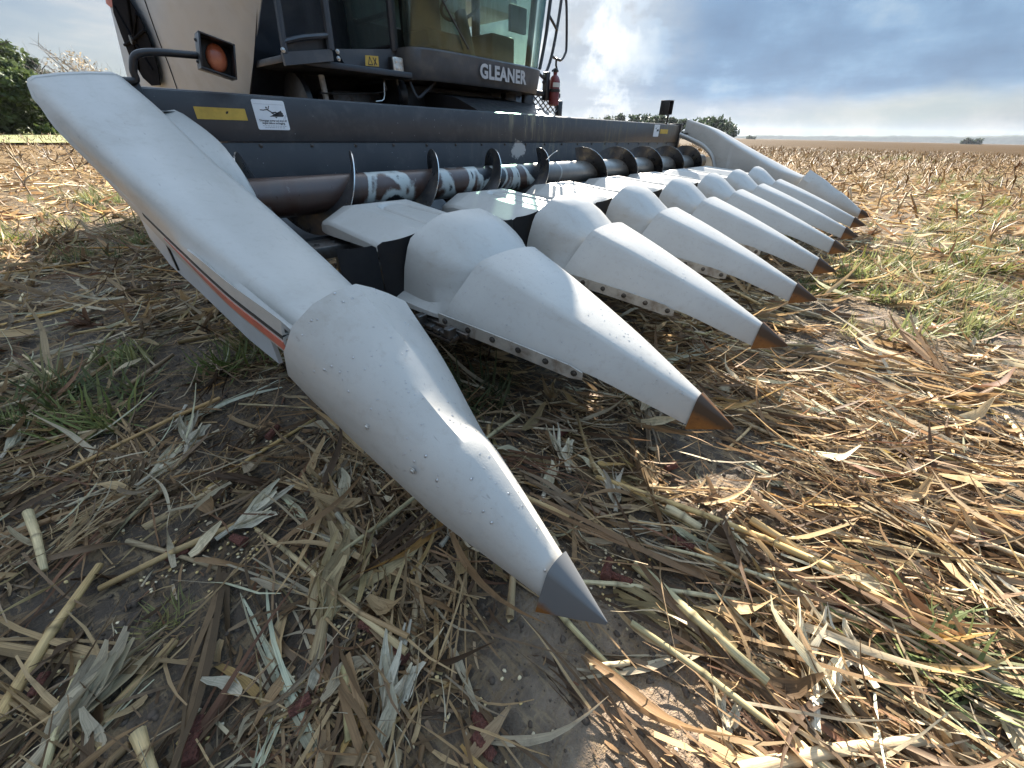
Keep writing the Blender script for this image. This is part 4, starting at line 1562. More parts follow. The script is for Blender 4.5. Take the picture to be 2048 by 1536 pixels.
# caution plate and work lamp on the left of the fairing
cp_ = [at(732, 110, 3.40), at(758, 112, 3.40), at(760, 133, 3.40), at(733, 131, 3.40)]
plate('lower_panel', [at(672, 98, 3.5), at(690, 130, 3.5), at(765, 158, 3.44), at(838, 164, 3.42), at(838, 98, 3.42)], (0.0, 0.02, 0), M_CAB, comb)
st2 = plate('caution_sticker', [p + Vector((0, 0.012, 0)) for p in cp_], (0, 0.003, 0), M_YELLOW, comb)
bm = bmesh.new()
c0_ = (cp_[0] + cp_[2]) / 2
xw = (cp_[1] - cp_[0]).x
tri = [(c0_.x - xw * 0.34, c0_.z - 0.025), (c0_.x - xw * 0.02, c0_.z - 0.025), (c0_.x - xw * 0.18, c0_.z + 0.024)]
flat_shape(bm, thick_line(tri + [tri[0]], 0.006) + thick_line([(c0_.x + xw * 0.08, c0_.z + 0.02), (c0_.x + xw * 0.3, c0_.z - 0.02)], 0.008) + thick_line([(c0_.x + xw * 0.3, c0_.z + 0.02), (c0_.x + xw * 0.12, c0_.z - 0.024)], 0.008), 3.4105)
bm_obj('pictogram', bm, M_INK, st2)
wl = (at(780, 118, 3.38) + at(805, 143, 3.38)) / 2
bm = bmesh.new()
add_box(bm, (wl.x - 0.052, 3.36, wl.z - 0.055), (wl.x + 0.052, 3.43, wl.z + 0.055), 0.018, seg=3)
wlo = bm_obj('work_lamp', bm, M_BLACK, comb, 40)
bm = bmesh.new()
add_box(bm, (wl.x - 0.049, 3.345, wl.z - 0.052), (wl.x + 0.049, 3.362, wl.z + 0.052), 0.012, seg=3)
for u_ in (-1, 1):
    for v_ in (-1, 1):
        add_bolt(bm, (wl.x + u_ * 0.022, 3.345, wl.z + v_ * 0.024), (0, -1, 0), 0.012, 0.006)
bm_obj('lens', bm, M_LAMPGLASS, wlo, 40)
tube('bracket', [(wl.x, 3.39, wl.z - 0.05), (wl.x, 3.40, wl.z - 0.13)], 0.012, M_BLACK, wlo, 8)

# ---- right-hand ladder rails, mesh step and uprights below the cab
YL = 3.42
rail('ladder_rail', [at(1107, -40, YL), at(1101, 0, YL), at(1092, 70, YL), at(1082, 125, YL), at(1079, 138, YL)], 0.019)
rail('ladder_rail', [at(1126, -30, YL + 0.1), at(1120, 20, YL + 0.1), at(1108, 90, YL + 0.1), at(1098, 130, YL + 0.1), at(1088, 152, YL + 0.1)], 0.017)
rail('grab_rail', [at(1128, -20, YL + 0.15), at(1133, 10, YL + 0.15), at(1133, 90, YL + 0.15), at(1130, 108, YL + 0.15), at(1122, 120, YL + 0.15), at(1112, 117, YL + 0.15), at(1104, 113, YL + 0.12)], 0.015)
rail('rail_bar', [at(1098, 30, YL + 0.05), at(1106, 45, YL + 0.05), at(1114, 60, YL + 0.08)], 0.014)
rail('rail_foot', [at(1078, 147, YL), at(1086, 155, YL), at(1092, 158, YL), at(1086, 165, YL)], 0.016)
bm = bmesh.new()
A_, B_ = at(1066, 190, YL), at(1114, 232, YL)
nx, nz = 5, 3
for i in range(-nz, nx + 1):
    for s in (1, -1):
        x0 = A_.x + (B_.x - A_.x) * i / nx
        seg = []
        for k in range(25):
            f = k / 24
            x = x0 + (B_.x - A_.x) / nx * nz * f
            if s < 0:
                x = A_.x + B_.x - x
            if A_.x <= x <= B_.x:
                seg.append((x, YL, B_.z + (A_.z - B_.z) * f))
        if len(seg) > 1:
            add_tube(bm, [seg[0], seg[-1]], 0.007, 5)
msh = bm_obj('expanded_mesh', bm, M_BLACK, comb, 30)
tag(msh, kind='stuff')
box('step_frame', (A_.x - 0.16, YL - 0.01, 0.95), (A_.x - 0.005, YL + 0.04, A_.z + 0.02), M_BLACK, comb, 0.006)
box('step_frame', (B_.x + 0.004, YL - 0.01, 0.95), (B_.x + 0.10, YL + 0.05, A_.z - 0.02), M_BLACK, comb, 0.02)
box('step_bar', (A_.x - 0.1, YL - 0.02, A_.z), (B_.x + 0.02, YL + 0.05, A_.z + 0.05), M_BLACK, comb, 0.008)
pA, pB = at(1019, 180, 3.5), at(1030, 222, 3.5)
box('cab_leg', (pA.x - 0.10, 3.46, 0.92), (pA.x + 0.07, 3.54, 1.25), M_BLACK, comb, 0.006)
pC = at(996, 205, 3.5)
box('cross_bar', (pC.x - 0.2, 3.47, 0.92), (pA.x - 0.05, 3.53, pC.z), M_BLACK, comb, 0.006)
tube('cable', smooth_path([at(985, 203, 3.4), at(1005, 200, 3.4), at(1020, 190, 3.4)], 4), 0.005, M_RUBBER, comb, 5)

# ---- fire extinguisher strapped beside the ladder
eb = at(1105, 212, 3.36)
et = at(1112, 150, 3.36)
ext = empty('fire_extinguisher', eb)
tag(ext, 'small red fire extinguisher strapped upright beside the cab ladder', 'extinguisher')
xm, ym = (eb.x + et.x) / 2, 3.36
rr0 = 0.062
lathe('cylinder', [(0.02, eb.z), (rr0, eb.z + 0.01), (rr0, et.z - 0.06), (rr0 * 0.75, et.z - 0.02), (0.022, et.z), (0.022, et.z + 0.02)], (xm, ym, 0), M_REDPAINT, ext, 20)
lathe('valve', [(0.024, et.z + 0.02), (0.026, et.z + 0.05), (0.018, et.z + 0.06)], (xm, ym, 0), M_BLACK, ext, 12)
tube('handle', smooth_path([(xm + 0.03, ym, et.z + 0.05), (xm - 0.01, ym - 0.01, et.z + 0.09), (xm - 0.02, ym - 0.02, et.z + 0.15)], 4), 0.012, M_BLACK, ext, 8)
tube('handle', smooth_path([(xm - 0.06, ym, et.z + 0.03), (xm, ym, et.z + 0.055), (xm + 0.05, ym, et.z + 0.035)], 4), 0.010, M_BLACK, ext, 8)
lathe('strap', [(rr0 + 0.002, -0.015), (rr0 + 0.008, -0.012), (rr0 + 0.008, 0.012), (rr0 + 0.002, 0.015)], (xm, ym, (eb.z + et.z) / 2), M_BLACK, ext, 20)
bm = bmesh.new()
vsr = []
for k in range(7):
    a = rad(200 + 20 * k)
    vsr.append((xm + (rr0 + 0.002) * math.cos(a), ym + (rr0 + 0.002) * math.sin(a)))
lab_v = [(x, y, z) for z in ((eb.z + et.z) / 2 + 0.03, et.z - 0.075) for x, y in vsr]
mk('paper_label', lab_v, [(i, i + 1, 8 + i, 7 + i) for i in range(6)], M_PALE, ext, 60)
bm.free()
box('bracket', (xm - 0.13, ym + 0.02, eb.z + 0.05), (xm - 0.065, ym + 0.08, et.z + 0.02), M_BLACK, ext, 0.006)

# ================================================================ crop residue and plants on the field
PAL = np.array([(0.57, 0.37, 0.155), (0.78, 0.63, 0.40), (0.36, 0.20, 0.075), (0.27, 0.17, 0.09), (0.105, 0.056, 0.026), (0.28, 0.115, 0.05), (0.45, 0.33, 0.13)])
PW = np.array([0.30, 0.16, 0.20, 0.13, 0.12, 0.04, 0.05])
PW = PW / PW.sum()


def pick_cols(n, w_=None, gain=1.0):
    c = PAL[rng.choice(len(PAL), n, p=PW if w_ is None else w_)]
    d = PAL[rng.choice(len(PAL), n, p=PW if w_ is None else w_)]
    f = rng.random((n, 1)) * 0.45
    return np.clip((c * (1 - f) + d * f) * (0.75 + 0.5 * rng.random((n, 1))) * gain * 1.1, 0.01, 0.82)


class Proto:
    def __init__(self, v, q, t, uv, c=None):
        self.v = np.asarray(v, float)
        self.q = np.asarray(q, int).reshape(-1, 4)
        self.t = np.asarray(t, int).reshape(-1, 3)
        self.uv = np.asarray(uv, float)
        self.c = np.ones((len(v), 3)) if c is None else np.asarray(c, float)

    def join(self, o):
        n = len(self.v)
        return Proto(np.vstack([self.v, o.v]), np.vstack([self.q, o.q + n]), np.vstack([self.t, o.t + n]), np.vstack([self.uv, o.uv]), np.vstack([self.c, o.c]))

    def moved(self, M):
        A = np.array(M)
        return Proto(self.v @ A[:3, :3].T + A[:3, 3], self.q, self.t, self.uv, self.c)


def blade(L, wd, segs, bend=0.0, sway=0.0, twist=0.0, fold=0.3, cols=3, tip=0.15, base=0.6, wob=0.0, seed=0):
    """ribbon along +X from the origin; bend lifts it, fold is the gutter along the midrib"""
    r = np.random.default_rng(seed)
    v, uv = [], []
    ph = r.random(4) * 6.28
    for i in range(segs + 1):
        f = i / segs
        wprof = (base + (1 - base) * min(1, f / 0.3)) if f < 0.3 else (1 - (1 - tip) * ((f - 0.3) / 0.7) ** 1.6)
        x = L * f * math.cos(bend * f * 0.5)
        z = L * f * math.sin(bend * f * 0.5) + wob * L * math.sin(f * 7 + ph[0])
        y = sway * L * f * f + wob * L * math.sin(f * 5 + ph[1])
        tw = twist * f + wob * 6 * math.sin(f * 6 + ph[2])
        for k in range(cols):
            u = (k / (cols - 1) - 0.5) * 2
            h = u * wd * 0.5 * wprof * (1 + 0.12 * math.sin(f * 11 + ph[3] + k))
            dz = abs(u) * fold * wd * 0.5 * wprof
            v.append((x, y + h * math.cos(tw) - dz * math.sin(tw), z + h * math.sin(tw) + dz * math.cos(tw)))
            uv.append((k / (cols - 1), f * L * 8))
    q = [(i * cols + k, i * cols + k + 1, (i + 1) * cols + k + 1, (i + 1) * cols + k) for i in range(segs) for k in range(cols - 1)]
    return Proto(v, q, [], uv)


def stalk(L, r0, segs, n, bend=0.1, seed=0, nodes=True):
    r = np.random.default_rng(seed)
    v, uv, c = [], [], []
    st = [i / segs for i in range(segs + 1)]
    stations = []
    for i, f in enumerate(st):
        if nodes and 0 < i < segs:
            stations += [(f - 0.010 / L, 1.0, 1.0), (f, 1.20, 0.42), (f + 0.010 / L, 0.97, 1.05)]
        else:
            stations.append((f, 1.0 if 0 < i < segs else 0.92 + 0.2 * r.random(), 1.0))
    ph = r.random(2) * 6.28
    for (f, k, cc) in stations:
        cxy = np.array([L * (f - 0.5), bend * L * math.sin(f * 3 + ph[0]) * 0.5, bend * L * 0.3 * math.sin(f * 4 + ph[1])])
        rr = r0 * k * (1.12 - 0.3 * f)
        for j in range(n):
            a = 2 * math.pi * j / n
            v.append((cxy[0], cxy[1] + rr * math.cos(a), cxy[2] + rr * 0.85 * math.sin(a)))
            uv.append((j / n * 1.5, f * L * 8))
            c.append((cc,) * 3)
    m = len(stations)
    q = [(i * n + j, i * n + (j + 1) % n, (i + 1) * n + (j + 1) % n, (i + 1) * n + j) for i in range(m - 1) for j in range(n)]
    for base in (0, (m - 1) * n):
        v.append(tuple(np.mean(np.array(v[base:base + n]), 0)))
        uv.append((0.5, 0))
        c.append((0.55, 0.5, 0.42))
        ctr = len(v) - 1
        t_ = [(ctr, base + j, base + (j + 1) % n) for j in range(n)]
        tr = t_ if base == 0 else tr + t_
    return Proto(v, q, tr, uv, c)


def husk(seed, n=9, L=0.13, wd=0.030):
    """papery husk leaves fanned from a short shank, pressed flat"""
    r = np.random.default_rng(seed)
    P = None
    for k in range(n):
        b = blade(L * (0.6 + 0.6 * r.random()), wd * (0.45 + 0.8 * r.random()), 6, bend=0.05 + 0.55 * r.random(), sway=0.35 * (r.random() - 0.5), twist=1.6 * (r.random() - 0.5), fold=0.2 + 0.7 * r.random(), tip=0.22, base=0.35, wob=0.045, seed=seed * 31 + k)
        b.c = b.c * (0.6 + 0.55 * r.random()) * np.array([1, 0.97 + 0.03 * r.random(), 0.86 + 0.14 * r.random()])
        M = Matrix.Rotation(r.normal(0, 0.26), 4, 'Z') @ Matrix.Rotation(-0.22 * r.random() + 0.06, 4, 'Y') @ Matrix.Rotation(r.normal(0, 0.7), 4, 'X')
        b = b.moved(M)
        P = b if P is None else P.join(b)
    stub = stalk(0.05, 0.008, 1, 6, 0.0, seed, False).moved(Matrix.Translation((-0.02, 0, 0.005)))
    return P.join(stub)


def bundle(seed, n=7, L=0.36):
    """crushed stalk: parallel shreds of rind and sheath"""
    r = np.random.default_rng(seed)
    P = None
    for k in range(n):
        b = blade(L * (0.5 + 0.6 * r.random()), 0.006 + 0.012 * r.random(), 5, 0.12 * r.normal(), 0.10 * r.normal(), 0.7 * r.normal(), 0.4, 2, 0.35, 0.9, 0.012, seed * 13 + k)
        b.c = b.c * (0.5 + 0.75 * r.random())
        b = b.moved(Matrix.Translation((r.normal(0, 0.05), r.normal(0, 0.013), 0.008 * r.random())) @ Matrix.Rotation(r.normal(0, 0.07), 4, 'Z') @ Matrix.Rotation(r.normal(0, 0.05), 4, 'Y'))
        P = b if P is None else P.join(b)
    return P


def rot_mats(yaw, pitch, roll):
    cy_, sy_, cp_, sp_, cr_, sr_ = np.cos(yaw), np.sin(yaw), np.cos(pitch), np.sin(pitch), np.cos(roll), np.sin(roll)
    R = np.empty((len(yaw), 3, 3))
    R[:, 0, 0] = cy_ * cp_
    R[:, 0, 1] = cy_ * sp_ * sr_ - sy_ * cr_
    R[:, 0, 2] = cy_ * sp_ * cr_ + sy_ * sr_
    R[:, 1, 0] = sy_ * cp_
    R[:, 1, 1] = sy_ * sp_ * sr_ + cy_ * cr_
    R[:, 1, 2] = sy_ * sp_ * cr_ - cy_ * sr_
    R[:, 2, 0] = -sp_
    R[:, 2, 1] = cp_ * sr_
    R[:, 2, 2] = cp_ * cr_
    return R


class Heap:
    """gathers scattered copies into one mesh"""
    def __init__(self):
        self.V, self.Q, self.T, self.U, self.C, self.n = [], [], [], [], [], 0

    def add(self, protos, pos, yaw, pitch, roll, sc, col):
        N = len(pos)
        if N == 0:
            return
        R = rot_mats(yaw, pitch, roll)
        which = rng.integers(0, len(protos), N)
        sc = np.asarray(sc)
        if sc.ndim == 1:
            sc = np.repeat(sc[:, None], 3, 1)
        for k, p in enumerate(protos):
            ix = np.nonzero(which == k)[0]
            if not len(ix):
                continue
            vv = p.v[None] * sc[ix][:, None, :]
            vv = np.einsum('nij,nvj->nvi', R[ix], vv) + pos[ix][:, None, :]
            m = len(p.v)
            off = self.n + np.arange(len(ix))[:, None, None] * m
            self.V.append(vv.reshape(-1, 3))
            if len(p.q):
                self.Q.append((p.q[None] + off).reshape(-1, 4))
            if len(p.t):
                self.T.append((p.t[None] + off).reshape(-1, 3))
            self.U.append((p.uv[None] + rng.random((len(ix), 1, 2)) * 40).reshape(-1, 2))
            self.C.append((p.c[None] * col[ix][:, None, :]).reshape(-1, 3))
            self.n += m * len(ix)

    def build(self, name, mat, smooth=True):
        me = np_mesh(name, np.vstack(self.V), np.vstack(self.Q) if self.Q else None, np.vstack(self.T) if self.T else None, mat, np.clip(np.vstack(self.C), 0, 0.85), np.vstack(self.U), smooth)
        return link(name, me)


def proto_mesh(name, p, mat, col):
    return np_mesh(name, p.v, p.q, p.t if len(p.t) else None, mat, np.clip(p.c * np.asarray(col), 0, 0.85), p.uv, True)


CX, CY = CAM.x, CAM.y


def where(x, y):
    """where on the ground something lies, named by what is found there"""
    d = Vector((x, y, -0.08)) - CAM
    c = (d.dot(cr), d.dot(cu), -d.dot(cb))
    if c[2] < 0.02:
        return 'just outside the bottom edge'
    px, py = 1024 + 770 * c[0] / c[2], 768 - 770 * c[1] / c[2]
    if y > 2.3 and x < 1:
        return 'in the shade left of the machine'
    if x > 0 and y > 0.05 and x < 6.1 and y < 2.5:
        k = min(8, int(x / ROW) + 1)
        return 'under the head in row gap %s' % ('one', 'two', 'three', 'four', 'five', 'six', 'seven', 'eight')[k - 1]
    if px < 340:
        return 'at the left edge' if py < 1050 else 'in the bottom left corner'
    if px < 760:
        return 'left of the near snout' if py < 1050 else 'left of the near snout tip' if py < 1330 else 'at the bottom edge left of the bare soil'
    if px < 1180:
        return 'under the near snout edge' if py < 1200 else 'round the bare soil at the bottom centre'
    if px < 1560:
        return 'before the second snout tip' if py < 1080 else 'right of the near snout tip' if py < 1330 else 'at the bottom edge right of centre'
    if py < 620:
        return 'beyond the snout tips'
    if py < 900:
        return 'right of the third snout tip'
    return 'in the sunlit straw at right' if py < 1200 else 'in the bottom right corner'
BARE = [(-0.04, -0.03, 0.27, 0.07), (-0.10, 1.42, 0.32, 0.2), (-0.62, 0.55, 0.12, 0.25), (2.1, -0.27, 0.35, 0.3), (0.32, 0.00, 0.16, 0.3), (-0.1, 0.22, 0.12, 0.35), (-0.33, 0.12, 0.10, 0.4)]


def keep(x, y):
    r = np.hypot(x - CX, y - CY)
    g = np.clip((7.0 - r) / 4.0, 0.0, 1.0)
    p = np.clip(0.84 + (1.3 + 0.7 * g) * vnoise(x, y, 2.3, 31) + (0.9 + 0.9 * g) * vnoise(x, y, 5.5, 32), 0.10, 1.0)
    for bx, by, br, bf in BARE:
        d = np.hypot(x - bx, y - by) / br + 0.5 * vnoise(x, y, 9.0, 33)
        p = np.where(d < 1, p * bf, p)
    return rng.random(len(x)) < p


def sector(n, r0, r1, a0=-1.45, a1=1.75, centre=0.72):
    """points between two distances from the viewer, over the ground in front of him"""
    r = np.sqrt(r0 * r0 + (r1 * r1 - r0 * r0) * rng.random(n))
    a = centre + a0 + (a1 - a0) * rng.random(n)
    return CX + r * np.cos(a), CY + r * np.sin(a)


def lie(x, y):
    """heading of fallen pieces: along the drill rows to the right, along the head to the left"""
    n = len(x)
    u = rng.random(n)
    along_y = math.pi / 2 + 0.12 + rng.normal(0, 0.30, n)
    along_x = 0.35 + rng.normal(0, 0.42, n)
    any_ = rng.random(n) * 2 * math.pi
    right = np.clip((x - CX + 0.25 - 0.35 * (y - CY)) / 0.6, 0, 1)
    py_ = 0.22 + 0.50 * right
    px_ = 0.40 * (1 - right)
    th = np.where(u < py_, along_y, np.where(u < py_ + px_, along_x, any_))
    return th + math.pi * (rng.random(n) < 0.5)


B_SMALL = [blade(0.07, 0.009, 3, 0.5 * (k % 3 - 1), 0.2 * (k % 2), 0.5, 0.3, 2, 0.3, 0.8, 0.02, 100 + k) for k in range(6)]
B_LONG = [blade(0.30, 0.020, 7, (-0.25, 0.5, 0.9, 0.2, 0.0, 1.3, 0.4, -0.1)[k], (0.25, -0.3, 0.1, 0.5, -0.15, 0.0, 0.35, -0.5)[k], (0.6, 2.2, -1.5, 0.3, 3.0, -0.8, 1.2, -2.4)[k], 0.35, 3, 0.10, 0.7, 0.028, 200 + k) for k in range(8)]
B_WIDE = [blade(0.16, 0.046, 5, (0.3, 0.9, -0.2, 1.3)[k], (0.2, -0.2, 0.3, 0)[k], (0.5, -0.9, 1.4, 0.2)[k], 0.5, 3, 0.2, 0.45, 0.045, 300 + k) for k in range(4)]
S_LO = [stalk(0.34, 0.0085, 2, 5, 0.05, 400 + k) for k in range(5)]
S_HI = [stalk((0.55, 0.40, 0.70, 0.30, 0.85, 0.48, 0.24, 0.62)[k], (0.0100, 0.0115, 0.0095, 0.012, 0.0100, 0.0085, 0.0125, 0.0105)[k], (3, 2, 4, 2, 5, 3, 1, 4)[k], 9, (0.04, 0.06, 0.05, 0.02, 0.07, 0.1, 0.0, 0.05)[k], 500 + k) for k in range(8)]
HUSKS = [husk(600 + k, 8 + k % 4, 0.12 + 0.015 * (k % 3)) for k in range(8)]
BUND = [bundle(640 + k, 6 + k % 4, 0.30 + 0.05 * (k % 3)) for k in range(6)]
SLIVER = [blade(0.16, 0.005, 4, 0.4 * (k - 1), 0.25 * (k % 2), 0.8, 0.2, 2, 0.4, 0.9, 0.02, 700 + k) for k in range(4)]


def put_flat(heap, protos, n, r0, r1, smin, smax, hmax, pit=0.16, cols=None, gain=1.0, rollv=0.6, stretch=0.25, **kw):
    x, y = sector(n, r0, r1, **kw)
    k = keep(x, y)
    x, y = x[k], y[k]
    m = len(x)
    sc = smin + (smax - smin) * rng.random(m) ** 1.6
    s3 = np.stack([sc * (1 + stretch * rng.normal(0, 1, m)).clip(0.4, 1.8), sc, sc], 1)
    pos = np.stack([x, y, gz(x, y) + 0.003 + hmax * rng.random(m) ** 2], 1)
    heap.add(protos, pos, lie(x, y), rng.normal(0, pit, m) - 0.03, rng.normal(0, rollv, m), s3, pick_cols(m, cols, gain))


litter = Heap()
W_DARK = np.array([0.14, 0.08, 0.24, 0.16, 0.34, 0.03, 0.01])
# fine chaff and slivers, densest near the viewer
put_flat(litter, B_SMALL, 15000, 0.15, 2.0, 0.35, 1.2, 0.010, cols=W_DARK)
put_flat(litter, SLIVER, 9500, 0.15, 2.2, 0.4, 1.5, 0.03)
put_flat(litter, B_SMALL, 16000, 2.0, 6.0, 0.8, 2.0, 0.02)
put_flat(litter, SLIVER, 4500, 2.2, 6.0, 0.6, 1.8, 0.04)
put_flat(litter, B_LONG, 2300, 0.15, 2.2, 0.3, 1.1, 0.030, 0.12, W_DARK)
put_flat(litter, BUND, 1350, 0.15, 2.2, 0.35, 1.1, 0.02, 0.06)
put_flat(litter, BUND, 1700, 2.2, 6.0, 0.5, 1.3, 0.04, 0.08)
put_flat(litter, HUSKS, 260, 2.2, 7.0, 0.5, 1.2, 0.03, 0.1)
put_flat(litter, HUSKS, 170, 0.2, 2.2, 0.3, 0.7, 0.01, 0.1, W_DARK)
put_flat(litter, B_WIDE, 1100, 0.15, 2.2, 0.3, 0.9, 0.02, 0.12)
put_flat(litter, B_LONG, 5200, 2.2, 6.0, 0.5, 1.4, 0.05)
put_flat(litter, B_WIDE, 3600, 2.2, 6.0, 0.5, 1.1, 0.05, 0.25)
put_flat(litter, B_LONG, 9000, 6.0, 16.0, 0.6, 1.4, 0.06, 0.2)
put_flat(litter, B_WIDE, 10000, 6.0, 16.0, 0.6, 1.2, 0.06, 0.3)
far_strip = [blade(0.26, 0.030, 2, 0.6, 0.2, 0.8, 0.3, 2, 0.2, 0.7, 0.02, 900 + k) for k in range(4)]
W_GOLD = np.array([0.24, 0.06, 0.40, 0.10, 0.10, 0.08, 0.02])
put_flat(litter, far_strip, 60000, 14.0, 60.0, 0.7, 1.5, 0.10, 0.35, W_GOLD, 0.29, a0=-1.1, a1=1.15)
res = litter.build('crop_residue', M_LEAFDRY)
tag(res, 'dry corn leaf litter and chaff strewn over the field', 'crop residue', kind='stuff')

sl = Heap()
put_flat(sl, S_LO, 900, 3.0, 7.0, 0.5, 1.6, 0.05, 0.06, rollv=3.0)
put_flat(sl, S_LO, 3600, 7.0, 18.0, 0.6, 1.7, 0.07, 0.10, rollv=3.0)
# stubble still standing in rows, leaning and broken
rows_x = np.arange(-60, 90) * ROW + 0.381
sx_, sy_ = [], []
for xr in rows_x:
    n = 240
    yy = rng.uniform(-20, 70, n)
    sx_.append(xr + rng.normal(0, 0.06, n))
    sy_.append(yy)
sx_, sy_ = np.concatenate(sx_), np.concatenate(sy_)
d_ = np.hypot(sx_ - CX, sy_ - CY)
ang = np.arctan2(sy_ - CY, sx_ - CX) - 0.72
ok_ = (np.abs(ang) < 1.05) & (d_ < 55) & ((sx_ > 7.3) | (sy_ > 9.5) | ((sy_ < -0.9) & (sx_ > 4.5)))
ok_ &= rng.random(len(sx_)) < np.where(sx_ > 6, 0.75, 0.22)
sx_, sy_, d_ = sx_[ok_], sy_[ok_], d_[ok_]
order = np.argsort(d_)
sx_, sy_, d_ = sx_[order], sy_[order], d_[order]
near_stub = list(zip(sx_[:160], sy_[:160]))
fx2, fy2 = sx_[160:], sy_[160:]
m = len(fx2)
stub = [stalk(0.36, 0.012, 1, 4, 0.06, 950 + k, False).join(blade(0.22, 0.035, 2, 0.9, 0.3, 1.0, 0.3, 2, 0.2, 0.6, 0.02, 960 + k).moved(Matrix.Translation((0.05, 0, 0)) @ Matrix.Rotation(2.2 + k, 4, 'X'))) for k in range(5)]
st_s = 0.55 + 0.75 * rng.random(m)
sl.add(stub, np.stack([fx2, fy2, gz(fx2, fy2) + 0.13 * st_s], 1), rng.random(m) * 6.28, -np.pi / 2 + np.abs(rng.normal(0, 0.5, m)), rng.random(m) * 6.28, st_s, pick_cols(m, np.array([0.36, 0.06, 0.38, 0.10, 0.05, 0.03, 0.02]), 0.44))
so = sl.build('far_stalks', M_STALK)
tag(so, 'broken corn stalks and standing stubble across the far field', 'stubble', kind='stuff')

# ---- single things: nearest stubble, fallen stalks, husks, leaves, cobs
stub_me = [proto_mesh('stubble_stalk', stalk(0.34, 0.012, 2, 8, 0.06, 970 + k).join(blade(0.26, 0.03, 5, 1.1, 0.3, 1.0, 0.3, 3, 0.15, 0.6, 0.02, 980 + k).moved(Matrix.Translation((-0.02, 0, 0)) @ Matrix.Rotation(1.3 * k, 4, 'X') @ Matrix.Rotation(-0.4, 4, 'Y'))), M_STALK, c) for k, c in enumerate(((0.46, 0.30, 0.14), (0.33, 0.20, 0.09), (0.46, 0.33, 0.17), (0.28, 0.17, 0.08)))]
for i, (x, y) in enumerate(near_stub):
    o = link('stubble_stalk', stub_me[i % 4])
    s = random.uniform(0.7, 1.3)
    o.scale = (s, s, s)
    o.location = (x, y, float(gz(x, y)) + 0.13 * s)
    o.rotation_euler = (random.uniform(0, 6.28), -math.pi / 2 + abs(random.gauss(0, 0.45)), random.uniform(0, 6.28))
    tag(o, '%s stubble stalk standing %s' % (('straw coloured', 'brown', 'pale', 'reddish brown')[i % 4], 'in the field right of the head' if x > 7 else 'in the field left behind the machine' if y > 9 else 'in front of the far snout tips'), 'stubble', 'standing stubble stalks beyond the head')

STC = ((0.56, 0.40, 0.20), (0.46, 0.32, 0.155), (0.62, 0.49, 0.29), (0.34, 0.225, 0.115), (0.46, 0.38, 0.19), (0.40, 0.26, 0.125), (0.30, 0.205, 0.115), (0.54, 0.38, 0.18))
st_me = [proto_mesh('corn_stalk', S_HI[k], M_STALK, STC[k]) for k in range(8)]
x, y = sector(800, 0.22, 3.2)
k_ = keep(x, y)
x, y = x[k_], y[k_]
# thin out with distance so that the nearest ones dominate
d = np.hypot(x - CX, y - CY)
k_ = rng.random(len(x)) < np.clip(1.9 - d * 0.35, 0.25, 1.0)
x, y = x[k_][:300], y[k_][:300]
th = lie(x, y)
for i in range(len(x)):
    kk = int(rng.integers(0, 8))
    o = link('corn_stalk', st_me[kk])
    s = random.uniform(0.42, 0.92)
    o.scale = (s * random.uniform(0.8, 1.35), s, s)
    o.location = (x[i], y[i], float(gz(x[i], y[i])) + 0.010 + 0.028 * random.random() ** 2)
    o.rotation_euler = (random.uniform(0, 6.28), random.gauss(0, 0.035), float(th[i]))
    tag(o, '%s corn stalk %s' % (('tan', 'thick brown', 'long pale', 'short dark', 'very long greenish', 'thin brown', 'stubby grey brown', 'yellow jointed')[kk], where(x[i], y[i])), 'corn stalk', 'fallen corn stalks')
# hand-placed stalks that stand out in the photograph
for (p0, p1, r_, c, lab) in (
        ((1270, 1130), (1530, 1370), 0.0115, 4, 'long greenish jointed corn stalk right of the nearest grey snout tip'),
        ((1500, 1040), (1990, 1330), 0.012, 0, 'long thick straw stalk in the sunlit litter at right'),
        ((60, 1030), (95, 1145), 0.010, 2, 'short pale broken stalk standing up at the left edge'),
        ((280, 1465), (310, 1560), 0.010, 0, 'thick yellow cut stalk end at the bottom left edge'),
        ((480, 815), (645, 822), 0.004, 2, 'thin pale straight straw lying on dark soil beside the near snout'),
        ((1480, 1540), (1850, 1480), 0.011, 0, 'yellow stalk lying crosswise at the bottom right edge'),
        ((0, 1440), (200, 1130), 0.011, 0, 'long straw stalk slanting across the bottom left corner'),
        ((690, 1330), (700, 1480), 0.010, 4, 'upright-looking tan stalk left of the sunlit soil patch'),
        ((1330, 1020), (1400, 1060), 0.014, 2, 'stout pale stalk piece below the second snout tip'),
        ((1600, 1290), (1760, 1500), 0.011, 0, 'tan jointed stalk running to the bottom right'),
        ((1180, 1330), (1260, 1320), 0.006, 2, 'thin straw lying on the sunlit bare soil patch')):
    a, b = atz(*p0, -0.07), atz(*p1, -0.07)
    L = (b - a).length
    pr = stalk(L, r_, max(2, int(L / 0.13)), 9, 0.03, int(p0[0]))
    o = link('corn_stalk', proto_mesh('corn_stalk', pr, M_STALK, STC[c]))
    mid = (a + b) / 2
    o.location = (mid.x, mid.y, float(gz(mid.x, mid.y)) + 0.032)
    o.rotation_euler = (0, 0, math.atan2(b.y - a.y, b.x - a.x))
    tag(o, lab, 'corn stalk')

